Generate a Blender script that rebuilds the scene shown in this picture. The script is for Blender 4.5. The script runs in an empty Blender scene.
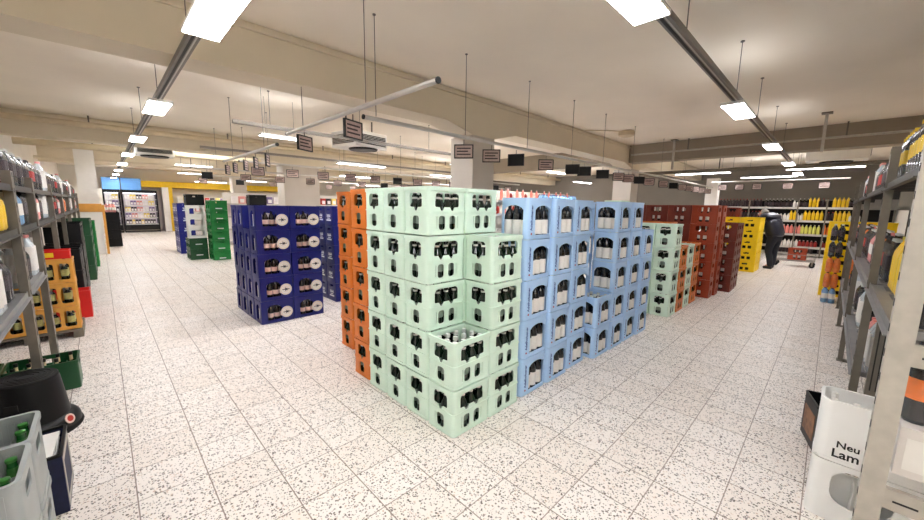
import bpy, bmesh, math, random
from mathutils import Vector, Matrix
random.seed(7)
PI = math.pi
SC = bpy.context.scene
COL = SC.collection
ORD = ['bottom', 'second', 'third', 'fourth', 'fifth', 'sixth', 'seventh', 'eighth', 'ninth', 'tenth', 'eleventh', 'twelfth']
NTH = ORD[:]
NTH[0] = 'first'
NTH += ['thirteenth', 'fourteenth', 'fifteenth', 'sixteenth', 'seventeenth', 'eighteenth', 'nineteenth']
_one = ['first', 'second', 'third', 'fourth', 'fifth', 'sixth', 'seventh', 'eighth', 'ninth']
for _t, _th in (('twenty', 'twentieth'), ('thirty', 'thirtieth'), ('forty', 'fortieth'), ('fifty', 'fiftieth')): NTH += [_th] + [f'{_t}-{o}' for o in _one]


# ------------------------------------------------------------------ materials
def new_mat(name):
    m = bpy.data.materials.new(name); m.use_nodes = True
    nt = m.node_tree
    return m, nt, nt.nodes['Principled BSDF']

def srgb(c):
    return tuple((x / 12.92 if x <= .04045 else ((x + .055) / 1.055) ** 2.4) for x in c) + (1,)

def mat(name, c, rough=.45, metal=0.0, var=.06, scale=9.0, bump=0.0, emit=None, alpha=1.0, coat=0.0, spec=.5):
    """procedural surface: a base colour with soft noise variation and optional bump (c in display sRGB 0..1)"""
    m, nt, b = new_mat(name)
    tc = nt.nodes.new('ShaderNodeTexCoord')
    nz = nt.nodes.new('ShaderNodeTexNoise'); nz.inputs['Scale'].default_value = scale; nz.inputs['Detail'].default_value = 3
    nt.links.new(tc.outputs['Object'], nz.inputs['Vector'])
    rp = nt.nodes.new('ShaderNodeValToRGB')
    a = srgb(c)
    rp.color_ramp.elements[0].color = tuple(x * (1 - var) for x in a[:3]) + (1,)
    rp.color_ramp.elements[1].color = tuple(min(1, x * (1 + var)) for x in a[:3]) + (1,)
    rp.color_ramp.elements[0].position = .3; rp.color_ramp.elements[1].position = .7
    nt.links.new(nz.outputs['Fac'], rp.inputs['Fac'])
    nt.links.new(rp.outputs['Color'], b.inputs['Base Color'])
    b.inputs['Roughness'].default_value = rough
    b.inputs['Metallic'].default_value = metal
    b.inputs['Specular IOR Level'].default_value = spec
    b.inputs['Coat Weight'].default_value = coat
    b.inputs['Alpha'].default_value = alpha
    if bump:
        bp = nt.nodes.new('ShaderNodeBump'); bp.inputs['Strength'].default_value = bump; bp.inputs['Distance'].default_value = .01
        nt.links.new(nz.outputs['Fac'], bp.inputs['Height']); nt.links.new(bp.outputs['Normal'], b.inputs['Normal'])
    if emit:
        b.inputs['Emission Color'].default_value = srgb(emit[0]); b.inputs['Emission Strength'].default_value = emit[1]
    return m

def floor_mat():
    m, nt, b = new_mat('terrazzo_tiles')
    N, L = nt.nodes, nt.links
    def math_(op, a, c=None):
        n = N.new('ShaderNodeMath'); n.operation = op
        for i, v in enumerate((a, c)):
            if v is None: continue
            if isinstance(v, (int, float)): n.inputs[i].default_value = v
            else: L.new(v, n.inputs[i])
        return n.outputs[0]
    def mix(f, a, c, kind='MIX'):
        n = N.new('ShaderNodeMix'); n.data_type = 'RGBA'; n.blend_type = kind
        for key, v in ((0, f), (6, a), (7, c)):
            if isinstance(v, (int, float)): n.inputs[key].default_value = v
            elif isinstance(v, tuple): n.inputs[key].default_value = v
            else: L.new(v, n.inputs[key])
        return n.outputs[2]
    tc = N.new('ShaderNodeTexCoord'); sx = N.new('ShaderNodeSeparateXYZ'); L.new(tc.outputs['Object'], sx.inputs[0])
    tx = math_('DIVIDE', sx.outputs[0], .3)
    ty = math_('DIVIDE', math_('SUBTRACT', sx.outputs[1], .245), .3)
    fx, fy = math_('FRACT', tx), math_('FRACT', ty)
    ex = math_('MINIMUM', fx, math_('SUBTRACT', 1, fx)); ey = math_('MINIMUM', fy, math_('SUBTRACT', 1, fy))
    gx = math_('LESS_THAN', ex, .010); gy = math_('LESS_THAN', ey, .0095)
    cb = N.new('ShaderNodeCombineXYZ'); L.new(math_('FLOOR', tx), cb.inputs[0]); L.new(math_('FLOOR', ty), cb.inputs[1])
    wn = N.new('ShaderNodeTexWhiteNoise'); L.new(cb.outputs[0], wn.inputs['Vector'])
    base = mix(wn.outputs['Value'], srgb((.925, .895, .865)), srgb((.95, .93, .91)))
    # each tile has its own chips: shift the chip pattern by the tile id
    sh = N.new('ShaderNodeVectorMath'); sh.operation = 'MULTIPLY_ADD'
    L.new(wn.outputs['Color'], sh.inputs[0]); sh.inputs[1].default_value = (3, 3, 3); L.new(tc.outputs['Object'], sh.inputs[2])
    nz = N.new('ShaderNodeTexNoise'); nz.inputs['Scale'].default_value = 60; L.new(sh.outputs[0], nz.inputs['Vector'])
    wv = N.new('ShaderNodeVectorMath'); wv.operation = 'MULTIPLY_ADD'
    L.new(nz.outputs['Color'], wv.inputs[0]); wv.inputs[1].default_value = (.012, .012, 0); L.new(sh.outputs[0], wv.inputs[2])
    col = base
    for sc, th, dens, c in ((75, .34, .30, (.80, .72, .66)), (80, .36, .40, (.26, .235, .22)), (115, .36, .40, (.36, .32, .30)), (55, .27, .20, (.20, .18, .17))):
        vo = N.new('ShaderNodeTexVoronoi'); vo.inputs['Scale'].default_value = sc
        L.new(wv.outputs[0], vo.inputs['Vector'])
        cs = N.new('ShaderNodeSeparateColor'); L.new(vo.outputs['Color'], cs.inputs[0])
        size = math_('MULTIPLY', cs.outputs[1], th)
        hit = math_('MULTIPLY', math_('LESS_THAN', vo.outputs['Distance'], math_('ADD', size, th * .35)), math_('LESS_THAN', cs.outputs[0], dens))
        col = mix(hit, col, srgb(c))
    big = N.new('ShaderNodeTexNoise'); big.inputs['Scale'].default_value = 1.1; L.new(tc.outputs['Object'], big.inputs['Vector'])
    col = mix(math_('MULTIPLY', big.outputs['Fac'], .18), col, srgb((.90, .82, .76)))
    col = mix(math_('MULTIPLY', gy, .85), col, srgb((.56, .50, .46)))
    col = mix(math_('MULTIPLY', gx, .9), col, srgb((.52, .46, .42)))
    L.new(col, b.inputs['Base Color'])
    b.inputs['Roughness'].default_value = .42
    b.inputs['Specular IOR Level'].default_value = .35
    return m

def lamp_mat(name, strength, c=(.985, .985, 1)):
    m, nt, b = new_mat(name)
    tc = nt.nodes.new('ShaderNodeTexCoord'); vo = nt.nodes.new('ShaderNodeTexVoronoi'); vo.inputs['Scale'].default_value = 38
    nt.links.new(tc.outputs['Object'], vo.inputs['Vector'])
    mr = nt.nodes.new('ShaderNodeMapRange'); mr.inputs[1].default_value = 0; mr.inputs[2].default_value = .6
    mr.inputs[3].default_value = strength * 1.15; mr.inputs[4].default_value = strength * .8
    nt.links.new(vo.outputs['Distance'], mr.inputs[0])
    b.inputs['Base Color'].default_value = (.9, .9, .9, 1)
    b.inputs['Emission Color'].default_value = srgb(c)
    nt.links.new(mr.outputs[0], b.inputs['Emission Strength'])
    return m

M = {}
def C(name, c, **k): M[name] = mat(name, c, **k)
M['floor'] = floor_mat()
C('ceiling', (.94, .905, .845), rough=.9, var=.03, scale=1.2)
C('beam', (.86, .82, .735), rough=.85, var=.03, scale=2)
C('cross_beam', (.60, .56, .50), rough=.85, var=.05, scale=2)
C('wall', (.93, .91, .87), rough=.9, var=.03, scale=2)
C('wall_grey', (.52, .50, .47), rough=.9, var=.03, scale=2)
C('column', (.78, .75, .71), rough=.85, var=.03, scale=2)
C('white_paint', (.93, .92, .90), rough=.7, var=.02)
C('ochre', (.86, .62, .28), rough=.6)
C('yellow_band', (.96, .80, .14), rough=.5)
C('pipe', (.82, .76, .64), rough=.6)
C('alu', (.80, .79, .77), rough=.35, metal=.7, var=.04)
C('track_grey', (.52, .50, .48), rough=.5, metal=.3)
C('black', (.07, .07, .07), rough=.5)
C('wire', (.45, .43, .41), rough=.5, metal=.5)
C('steel', (.47, .445, .40), rough=.5, metal=.35, var=.1, scale=14)
C('steel_pale', (.72, .70, .66), rough=.5, metal=.25, var=.08, scale=20)
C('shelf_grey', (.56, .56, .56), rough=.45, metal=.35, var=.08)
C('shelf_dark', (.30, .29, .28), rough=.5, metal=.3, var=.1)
C('mint', (.85, .945, .88), rough=.42, var=.03)
C('blue', (.69, .825, .97), rough=.42, var=.03)
C('orange', (.86, .48, .18), rough=.42, var=.06)
C('brown', (.44, .14, .07), rough=.42, var=.08)
C('yellow', (.99, .84, .04), rough=.42, var=.03)
C('red_brown', (.62, .23, .10), rough=.42, var=.08)
C('navy', (.045, .085, .42), rough=.38, var=.05)
C('navy_dark', (.05, .06, .22), rough=.4, var=.05)
C('green_crate', (.07, .50, .22), rough=.4, var=.05)
C('bottle_green_crate', (.04, .28, .14), rough=.4, var=.05)
C('white_crate', (.95, .95, .94), rough=.4, var=.02)
C('grey_crate', (.66, .68, .68), rough=.5, var=.04)
C('amber_crate', (.86, .62, .26), rough=.5, var=.08)
C('red_plastic', (.85, .10, .08), rough=.45, var=.05)
C('black_plastic', (.035, .035, .04), rough=.42, var=.15, spec=.3)
C('glass_green', (.03, .11, .06), rough=.12, var=.1, coat=.4)
C('glass_lime', (.10, .40, .16), rough=.12, var=.1, coat=.4)
C('glass_dark', (.05, .06, .08), rough=.12, var=.1, coat=.4)
C('glass_brown', (.10, .045, .02), rough=.12, var=.1, coat=.4)
C('paper', (.92, .91, .89), rough=.6, var=.03)
C('paper_pink', (.72, .63, .60), rough=.6, var=.12, scale=30)
C('label_cream', (.86, .78, .62), rough=.55, var=.1, scale=30)
C('label_red', (.72, .16, .12), rough=.5, var=.1, scale=30)
C('label_yellow', (.96, .80, .10), rough=.5, var=.05)
C('label_orange', (.93, .48, .14), rough=.5, var=.15, scale=30)
C('cap_silver', (.84, .86, .84), rough=.35, var=.05)
C('cap_gold', (.80, .74, .30), rough=.35, metal=.3)
C('cap_black', (.06, .06, .06), rough=.4)
C('cola', (.05, .025, .02), rough=.1, coat=.5)
C('film_clear', (.85, .86, .88), rough=.12, alpha=.07, var=.0)
C('juice_yellow', (.97, .80, .16), rough=.3)
C('juice_orange', (.95, .52, .18), rough=.3)
C('juice_pink', (.93, .56, .52), rough=.3)
C('juice_lime', (.88, .87, .42), rough=.3)
C('juice_red', (.60, .14, .12), rough=.3)
C('juice_dark', (.16, .09, .12), rough=.3)
C('juice_white', (.92, .90, .86), rough=.3)
C('packet_pink', (.90, .60, .58), rough=.5)
C('packet_white', (.95, .93, .93), rough=.5)
C('packet_purple', (.50, .42, .60), rough=.5)
C('packet_yellow', (.95, .85, .45), rough=.5)
C('packet_dark', (.20, .14, .16), rough=.5)
C('lettering_blue', (.12, .22, .55), rough=.5)
C('lettering_black', (.06, .06, .06), rough=.6)
C('lettering_white', (.92, .93, .95), rough=.5)
C('jacket', (.05, .07, .15), rough=.38, var=.25, scale=20, bump=.3)
C('denim', (.07, .09, .15), rough=.8, var=.2, scale=25)
C('skin', (.78, .58, .48), rough=.55)
C('hair', (.62, .60, .57), rough=.8, var=.3, scale=60)
C('shoe', (.07, .065, .07), rough=.5)
C('rubber', (.04, .04, .04), rough=.8)
C('screen_blue', (.40, .62, .86), rough=.4, emit=((.40, .66, .95), .11))
C('cold_back', (.90, .86, .90), rough=.5, emit=((.95, .88, .95), .07))  # back panel glows faintly in place of light falling on it
C('sticker', (.90, .78, .74), rough=.5)
C('navy_card', (.11, .13, .26), rough=.7, var=.2, scale=30)
C('card_white', (.88, .86, .84), rough=.7)
C('picture_brown', (.55, .38, .26), rough=.5, var=.4, scale=25)
C('label_dim', (.50, .57, .52), rough=.5)
C('label_olive', (.80, .78, .50), rough=.5, var=.2, scale=40)
M['lamp'] = lamp_mat('lamp_diffuser', 17)
M['lamp_far'] = lamp_mat('lamp_diffuser_tube', 11)
M['added_batten'] = lamp_mat('added_batten_tube', 24)  # for the unseen battens added behind the beams
M['lamp_cold'] = lamp_mat('lamp_cabinet', 2.2)
M['uplight_added'] = lamp_mat('lamp_added_uplight', 3.2)  # for the upward glow added to the lamps

# ------------------------------------------------------------------ mesh helpers
class MB:
    """collects vertices and faces (with material slots) for ONE mesh object"""
    def __init__(s): s.v = []; s.f = []; s.m = []; s.sm = []
    def add(s, verts, faces, mi=0, smooth=False):
        o = len(s.v); s.v += [tuple(x) for x in verts]
        for f in faces: s.f.append(tuple(i + o for i in f)); s.m.append(mi); s.sm.append(smooth)
        return s
    def box(s, x0, x1, y0, y1, z0, z1, mi=0, mx=None):
        vs = [Vector((x, y, z)) for z in (z0, z1) for y in (y0, y1) for x in (x0, x1)]
        if mx: vs = [mx @ v for v in vs]
        return s.add(vs, [(0, 2, 3, 1), (4, 5, 7, 6), (0, 1, 5, 4), (2, 6, 7, 3), (0, 4, 6, 2), (1, 3, 7, 5)], mi)
    def rbox(s, x0, x1, y0, y1, z0, z1, b=.01, mi=0, mx=None, smooth=True):
        """box with chamfered edges"""
        bm = bmesh.new(); bmesh.ops.create_cube(bm, size=1)
        for v in bm.verts: v.co = Vector(((x0 + x1) / 2 + v.co.x * (x1 - x0), (y0 + y1) / 2 + v.co.y * (y1 - y0), (z0 + z1) / 2 + v.co.z * (z1 - z0)))
        bmesh.ops.bevel(bm, geom=bm.edges[:], offset=b, segments=2, affect='EDGES', profile=.6)
        return s.bm(bm, mi, mx, smooth)
    def bm(s, bm, mi=0, mx=None, smooth=False):
        bm.verts.index_update()
        vs = [(mx @ v.co) if mx else v.co.copy() for v in bm.verts]
        fs = [tuple(v.index for v in f.verts) for f in bm.faces]
        bm.free()
        return s.add(vs, fs, mi, smooth)
    def lathe(s, prof, n=14, mi=0, mx=None, c=(0, 0), mis=None, smooth=True, cap=True):
        """prof: list of (r, z); mis: material slot of each band"""
        vs = []
        for r, z in prof:
            for k in range(n):
                a = 2 * PI * k / n; vs.append(Vector((c[0] + r * math.cos(a), c[1] + r * math.sin(a), z)))
        if mx: vs = [mx @ v for v in vs]
        o = len(s.v); s.v += [tuple(v) for v in vs]
        for i in range(len(prof) - 1):
            for k in range(n):
                k2 = (k + 1) % n
                s.f.append((o + i * n + k, o + i * n + k2, o + (i + 1) * n + k2, o + (i + 1) * n + k))
                s.m.append(mis[i] if mis else mi); s.sm.append(smooth)
        for i, rev in ((0, True), (len(prof) - 1, False)) if cap else ():
            if prof[i][0] > 1e-5:
                f = tuple(o + i * n + k for k in range(n)); s.f.append(f[::-1] if rev else f)
                s.m.append((mis[0 if rev else -1]) if mis else mi); s.sm.append(False)
        return s
    def tube(s, pts, r, n=8, mi=0, cap=True):
        pts = [Vector(p) for p in pts]; rs = r if isinstance(r, (list, tuple)) else [r] * len(pts)
        vs = []; ref = None
        for i, p in enumerate(pts):
            d = (pts[min(i + 1, len(pts) - 1)] - pts[max(i - 1, 0)]).normalized()
            if ref is None: ref = Vector((0, 0, 1)) if abs(d.z) < .9 else Vector((1, 0, 0))
            a = d.cross(ref).normalized(); b = d.cross(a).normalized()
            for k in range(n):
                t = 2 * PI * k / n; vs.append(p + (a * math.cos(t) + b * math.sin(t)) * rs[i])
        fs = [(i * n + k, i * n + (k + 1) % n, (i + 1) * n + (k + 1) % n, (i + 1) * n + k) for i in range(len(pts) - 1) for k in range(n)]
        if cap: fs += [tuple(range(n))[::-1], tuple((len(pts) - 1) * n + k for k in range(n))]
        return s.add(vs, fs, mi, True)
    def mesh(s, name, mats):
        me = bpy.data.meshes.new(name); me.from_pydata(s.v, [], s.f); me.update()
        for m in (mats if isinstance(mats, (list, tuple)) else [mats]): me.materials.append(M[m] if isinstance(m, str) else m)
        me.polygons.foreach_set('material_index', s.m); me.polygons.foreach_set('use_smooth', s.sm)
        bm = bmesh.new(); bm.from_mesh(me); bmesh.ops.recalc_face_normals(bm, faces=bm.faces); bm.to_mesh(me); bm.free()
        try: me.set_sharp_from_angle(angle=math.radians(38))
        except Exception: pass
        return me
    def build(s, name, mats, parent=None, loc=None, rz=0):
        return link(name, s.mesh(name, mats), parent, loc, rz)

def link(name, data, parent=None, loc=None, rz=0):
    o = bpy.data.objects.new(name, data); COL.objects.link(o)
    if parent: o.parent = parent
    if loc is not None: o.location = loc
    if rz: o.rotation_euler = (0, 0, rz)
    return o

LABELS = {}
def tag(o, label, cat, group=None):
    if label in LABELS and LABELS[label] != (group or 0): print('DUP LABEL', label)
    elif label in LABELS and not group: print('DUP LABEL', label)
    LABELS[label] = group or 0
    n = len(label.split())
    if n > 16 or n < 4: print('LABEL LENGTH', n, label)
    o['label'] = label; o['category'] = cat
    if group: o['group'] = group
    return o
def empty(name, loc=(0, 0, 0), rz=0):
    o = bpy.data.objects.new(name, None); COL.objects.link(o); o.location = loc; o.rotation_euler = (0, 0, rz); o.empty_display_size = .1
    return o
def thing(name, label, cat, loc=(0, 0, 0), rz=0, group=None): return tag(empty(name, loc, rz), label, cat, group)
def structure(o): o['kind'] = 'structure'; return o

def copy_tree(src, loc, rz=0, parent=None):
    r = src.copy(); COL.objects.link(r)
    if parent: r.parent = parent
    if loc is not None: r.location = loc; r.rotation_euler = (0, 0, rz)
    for ch in list(src.children): copy_tree(ch, None, 0, r)
    for k in ('label', 'category', 'group'):
        if loc is not None and k in r: del r[k]
    return r
def park(root):
    """prototypes are the source of all copies and are removed at the end"""
    PROTOS.append(root); return root
PROTOS = []
def drop_protos():
    for r in PROTOS:
        for o in [c for ch in r.children for c in ch.children] + list(r.children) + [r]: bpy.data.objects.remove(o)

def fill2d(outline, holes, thick):
    """flat panel (x,y) with holes, thickness along z centred on 0, as a bmesh"""
    cu = bpy.data.curves.new('panel', 'CURVE'); cu.dimensions = '2D'; cu.fill_mode = 'BOTH'; cu.extrude = thick / 2
    for poly in [outline] + holes:
        sp = cu.splines.new('POLY'); sp.points.add(len(poly) - 1)
        for p, q in zip(sp.points, poly): p.co = (q[0], q[1], 0, 1)
        sp.use_cyclic_u = True
    o = bpy.data.objects.new('panel', cu); COL.objects.link(o)
    dg = bpy.context.evaluated_depsgraph_get(); me = bpy.data.meshes.new_from_object(o.evaluated_get(dg), depsgraph=dg)
    bm = bmesh.new(); bm.from_mesh(me)
    bpy.data.objects.remove(o); bpy.data.curves.remove(cu); bpy.data.meshes.remove(me)
    bmesh.ops.remove_doubles(bm, verts=bm.verts, dist=1e-5)
    return bm

def text_mesh(body, size, material, thick=.0015, align='CENTER', bold=False):
    cu = bpy.data.curves.new('text', 'FONT'); cu.body = body; cu.size = size; cu.extrude = thick / 2; cu.align_x = align; cu.align_y = 'CENTER'
    cu.resolution_u = 3
    if bold: cu.offset = size * .018
    o = bpy.data.objects.new('text', cu); COL.objects.link(o)
    dg = bpy.context.evaluated_depsgraph_get(); me = bpy.data.meshes.new_from_object(o.evaluated_get(dg), depsgraph=dg)
    bpy.data.objects.remove(o); bpy.data.curves.remove(cu)
    me.materials.clear(); me.materials.append(M[material]); me.name = 'lettering'
    return me

def rrect(x0, x1, y0, y1, r=.01, n=3):
    pts = []
    for cx, cy, a0 in ((x1 - r, y0 + r, -90), (x1 - r, y1 - r, 0), (x0 + r, y1 - r, 90), (x0 + r, y0 + r, 180)):
        for k in range(n + 1):
            a = math.radians(a0 + 90 * k / n); pts.append((cx + r * math.cos(a), cy + r * math.sin(a)))
    return pts
def arch(x0, x1, y0, y1, rise=.03, r=.01):
    n = 8; pts = [(x0 + r, y0), (x1 - r, y0), (x1, y0 + r)]
    for k in range(n + 1):
        t = k / n; x = x1 + (x0 - x1) * t; pts.append((x, y1 - rise + rise * math.sin(PI * t) ** .6 if 0 < t < 1 else y1 - rise))
    pts.append((x0, y0 + r)); return pts
def scallop(cx, w, y0, y1, drops, dr=.022, r=.022):
    """window with round top corners and pointed tongues hanging from the lower edge"""
    x0, x1 = cx - w / 2, cx + w / 2
    pts = [(x0 + .006, y0)]
    for d in drops: pts += [(cx + d - .024, y0 - .002), (cx + d - .008, y0 - dr), (cx + d + .008, y0 - dr), (cx + d + .024, y0 - .002)]
    pts += [(x1 - .006, y0), (x1, y0 + .008)]
    for cxx, a0 in ((x1 - r, 0), (x0 + r, 90)):
        for k in range(5):
            a = math.radians(a0 + 22.5 * k); pts.append((cxx + r * math.cos(a), y1 - r + r * math.sin(a)))
    pts.append((x0, y0 + .008)); return pts

# ------------------------------------------------------------------ crates
def rpath(W, D, r, u):
    """point and outward normal at distance u along a rounded rectangle, starting at the left end of the -y side"""
    a, b, q = W - 2 * r, D - 2 * r, PI * r / 2
    segs = [(a, (-W / 2 + r, -D / 2), (1, 0)), (q, (W / 2 - r, -D / 2 + r), -90), (b, (W / 2, -D / 2 + r), (0, 1)), (q, (W / 2 - r, D / 2 - r), 0),
            (a, (W / 2 - r, D / 2), (-1, 0)), (q, (-W / 2 + r, D / 2 - r), 90), (b, (-W / 2, D / 2 - r), (0, -1)), (q, (-W / 2 + r, -D / 2 + r), 180)]
    for ln, p, d in segs:
        if u <= ln + 1e-7:
            if isinstance(d, tuple): return Vector((p[0] + d[0] * u, p[1] + d[1] * u)), Vector((d[1], -d[0]))
            t = math.radians(d + 90 * u / q); nv = Vector((math.cos(t), math.sin(t)))
            return Vector(p) + nv * r, nv
        u -= ln
    return rpath(W, D, r, 0)
def ring(mb, W, D, r, z0, z1, out, inn, mi=0, na=5):
    """rectangular-section ring around the crate; out / inn = offsets from the outline"""
    a, b, q = W - 2 * r, D - 2 * r, PI * r / 2
    us = []; u = 0
    for ln, arc in ((a, 0), (q, 1), (b, 0), (q, 1), (a, 0), (q, 1), (b, 0), (q, 1)):
        us += [u + ln * k / na for k in range(na)] if arc else [u]
        u += ln
    vs = []
    for u in us:
        p, n = rpath(W, D, r, u)
        for off, z in ((out, z0), (out, z1), (inn, z1), (inn, z0)):
            w = p + n * off; vs.append((w.x, w.y, z))
    N = len(us)
    fs = [(4 * i + k, 4 * ((i + 1) % N) + k, 4 * ((i + 1) % N) + (k + 1) % 4, 4 * i + (k + 1) % 4) for i in range(N) for k in range(4)]
    mb.add(vs, fs, mi, True)

def crate_proto(kind, W, D, H, long_holes, short_holes, material, r=.022, t=.006, rims=(), ribs=None, tray=None, divider=None, grid=(4, 3)):
    """bottle crate: perforated wall strip bent round a rounded rectangle + rim rings + bottom tray (+ compartment grid)"""
    a, b, q = W - 2 * r, D - 2 * r, PI * r / 2
    Ltot = 2 * a + 2 * b + 4 * q
    holes = []
    for c0, hs in ((a / 2, long_holes), (a + q + b / 2, short_holes), (a + 2 * q + b + a / 2, long_holes), (2 * a + 3 * q + b + b / 2, short_holes)):
        for h in hs: holes.append([(c0 + x, y) for x, y in h])
    bm = fill2d([(0, .004), (Ltot, .004), (Ltot, H - .006), (0, H - .006)], holes, t)
    s = 0
    for ln, arc in ((a, 0), (q, 1), (b, 0), (q, 1), (a, 0), (q, 1), (b, 0), (q, 1)):
        for k in (range(5) if arc else (0,)):
            u = s + ln * k / 5
            if u > 1e-4: bmesh.ops.bisect_plane(bm, geom=bm.verts[:] + bm.edges[:] + bm.faces[:], plane_co=(u, 0, 0), plane_no=(1, 0, 0))
        s += ln
    for v in bm.verts:
        p, n = rpath(W, D, r, min(max(v.co.x, 0), Ltot)); w = p + n * (v.co.z - t / 2)
        v.co = Vector((w.x, w.y, v.co.y))
    bmesh.ops.remove_doubles(bm, verts=bm.verts, dist=1e-5)
    root = park(empty(kind))
    mb = MB().bm(bm)
    if ribs:
        n = int(W / ribs)
        for k in range(n):
            x = -W / 2 + r + (W - 2 * r) * (k + .5) / n
            for y in (-D / 2 - .004, -D / 2 + .005, D / 2 - .0095, D / 2 - .0005):
                for z0, z1 in ((.02, H - .03),) if not (abs(x) < .075) else ((.02, H - .145), (H - .045, H - .03)): mb.box(x - ribs * .22, x + ribs * .22, y, y + .004, z0, z1)
    mb.build('shell', material, root)
    for z0, z1, out in rims:
        rm = MB(); ring(rm, W, D, r, z0, z1, out, -t - .004 if z1 > H - .02 else -.001)
        rm.build('rim' if z1 > H - .02 else 'base_ring' if z0 < .03 else 'ridge', material, root)
    MB().box(-W / 2 + .006, W / 2 - .006, -D / 2 + .006, D / 2 - .006, .006, .014).build('bottom_tray', tray or material, root)
    if divider:
        dv = MB(); nx, ny = grid; hh = H * .72
        for i in range(1, nx): x = -W / 2 + W * i / nx; dv.box(x - .0015, x + .0015, -D / 2 + .007, D / 2 - .007, .015, hh)
        for j in range(1, ny): y = -D / 2 + D * j / ny; dv.box(-W / 2 + .007, W / 2 - .007, y - .0015, y + .0015, .015, hh)
        dv.build('divider', divider, root)
    root['dims'] = (W, D, H)
    return root

mint_long = [scallop(0, .222, .194, .290, (-.048, .048), dr=.028, r=.03), rrect(-.078, -.020, .038, .134, .02), rrect(.020, .078, .038, .134, .02), rrect(-.098, -.092, .045, .13, .002), rrect(.092, .098, .045, .13, .002)]
mint_short = [scallop(0, .135, .194, .290, (0,), dr=.032, r=.03), rrect(-.036, .036, .038, .134, .02), rrect(-.056, -.05, .045, .13, .002)]
mint_rims = ((.302, .329, .007), (.158, .167, .005), (.006, .024, .003))
CR = {}
CR['mint'] = crate_proto('mint_crate', .350, .262, .332, mint_long, mint_short, 'mint', rims=mint_rims, r=.024)
CR['orange'] = crate_proto('orange_crate', .350, .262, .332, mint_long, mint_short, 'orange', rims=mint_rims, r=.02)
CR['brown'] = crate_proto('brown_crate', .390, .292, .322, [scallop(0, .20, .21, .285, (-.048, .048)), rrect(-.08, -.02, .04, .13, .012), rrect(.02, .08, .04, .13, .012)],
                          [rrect(-.06, .06, .21, .28, .015), rrect(-.055, -.01, .04, .13, .012), rrect(.01, .055, .04, .13, .012)], 'brown', rims=((.295, .322, .004), (.15, .165, .003), (.004, .02, .001)))
CR['brown_orange'] = crate_proto('red_brown_crate', .390, .292, .322, [scallop(0, .20, .21, .285, (-.048, .048)), rrect(-.08, -.02, .04, .13, .012), rrect(.02, .08, .04, .13, .012)],
                          [rrect(-.06, .06, .21, .28, .015), rrect(-.055, -.01, .04, .13, .012), rrect(.01, .055, .04, .13, .012)], 'red_brown', rims=((.295, .322, .004), (.15, .165, .003), (.004, .02, .001)))
CR['blue'] = crate_proto('blue_crate', .350, .265, .320, [arch(-.072, .142, .036, .264, .035)], [arch(-.092, .092, .036, .264, .035)], 'blue', rims=((.300, .320, .003), (.004, .026, .001)), r=.036)
CR['navy'] = crate_proto('navy_crate', .398, .285, .300, [arch(-.125, .045, .045, .238, .04)], [arch(-.062, .062, .045, .245, .05)], 'navy', rims=((.275, .300, .003), (.004, .018, .001)), r=.014, tray='navy_dark')
CR['navy_plain'] = crate_proto('navy_dark_crate', .398, .298, .300, [rrect(-.06, .06, .235, .265, .012)], [rrect(-.05, .05, .235, .265, .012)], 'navy', rims=((.275, .300, .003), (.004, .018, .001)), r=.014, tray='navy_dark')
CR['yellow'] = crate_proto('yellow_crate', .398, .298, .272, [rrect(-.055, .055, .185, .225, .012), rrect(-.09, -.02, .05, .12, .012), rrect(.02, .09, .05, .12, .012)],
                           [rrect(-.05, .05, .185, .225, .012)], 'yellow', rims=((.25, .272, .003), (.14, .15, .002), (.004, .018, .001)), r=.016, divider='black_plastic', tray='black_plastic')  # black divider and tray put the shade inside the crate into colour
CR['green'] = crate_proto('green_crate', .398, .298, .265, [rrect(-.07, .07, .19, .228, .012)], [rrect(-.06, .06, .19, .228, .012), rrect(-.1, .1, .04, .14, .02)], 'green_crate', rims=((.24, .265, .003), (.004, .018, .001)), r=.016)
CR['bottle_green'] = crate_proto('dark_green_crate', .398, .298, .29, [rrect(-.07, .07, .215, .25, .012)], [rrect(-.06, .06, .215, .25, .012), rrect(-.1, .1, .04, .14, .02)], 'bottle_green_crate', rims=((.265, .29, .003), (.004, .018, .001)), r=.016)
CR['white_black'] = crate_proto('white_and_black_crate', .398, .298, .29, [scallop(0, .29, .06, .215, (), r=.03)], [rrect(-.09, .09, .05, .2, .02)], 'white_crate', rims=((.265, .29, .003), (.004, .018, .001)), r=.016, tray='black_plastic')
CR['grey'] = crate_proto('grey_crate', .398, .292, .310, [rrect(-.06, .06, .195, .255, .015)], [rrect(-.06, .06, .195, .255, .015)], 'grey_crate', r=.03, rims=((.288, .310, .005), (.004, .03, .002)), ribs=.022, divider='grey_crate', grid=(5, 4))
CR['white'] = crate_proto('white_crate', .200, .390, .312, [rrect(-.04, .04, .235, .27, .01)], [], 'white_crate', r=.045, rims=((.296, .312, .002), (.004, .02, .001)), divider='white_crate', grid=(2, 5))
CR['white_oval'] = crate_proto('white_crate', .200, .390, .312, [rrect(-.04, .04, .235, .27, .01)], [rrect(-.12, .09, .10, .285, .07, 6)], 'white_crate', r=.045, rims=((.296, .312, .002), (.004, .02, .001)), divider='white_crate', grid=(2, 5))
CR['amber'] = crate_proto('amber_crate', .390, .290, .265, [rrect(-.165, -.075, .04, .215, .02), rrect(-.045, .045, .04, .215, .02), rrect(.075, .165, .04, .215, .02)], [rrect(-.115, -.02, .04, .215, .02), rrect(.02, .115, .04, .215, .02)], 'amber_crate', rims=((.245, .265, .003), (.004, .02, .002)), r=.014, tray='black_plastic')
CR['black'] = crate_proto('black_crate', .398, .298, .29, [rrect(-.06, .06, .215, .25, .012)], [rrect(-.06, .06, .215, .25, .012)], 'black_plastic', rims=((.27, .29, .003), (.004, .018, .001)), r=.016)
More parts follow.
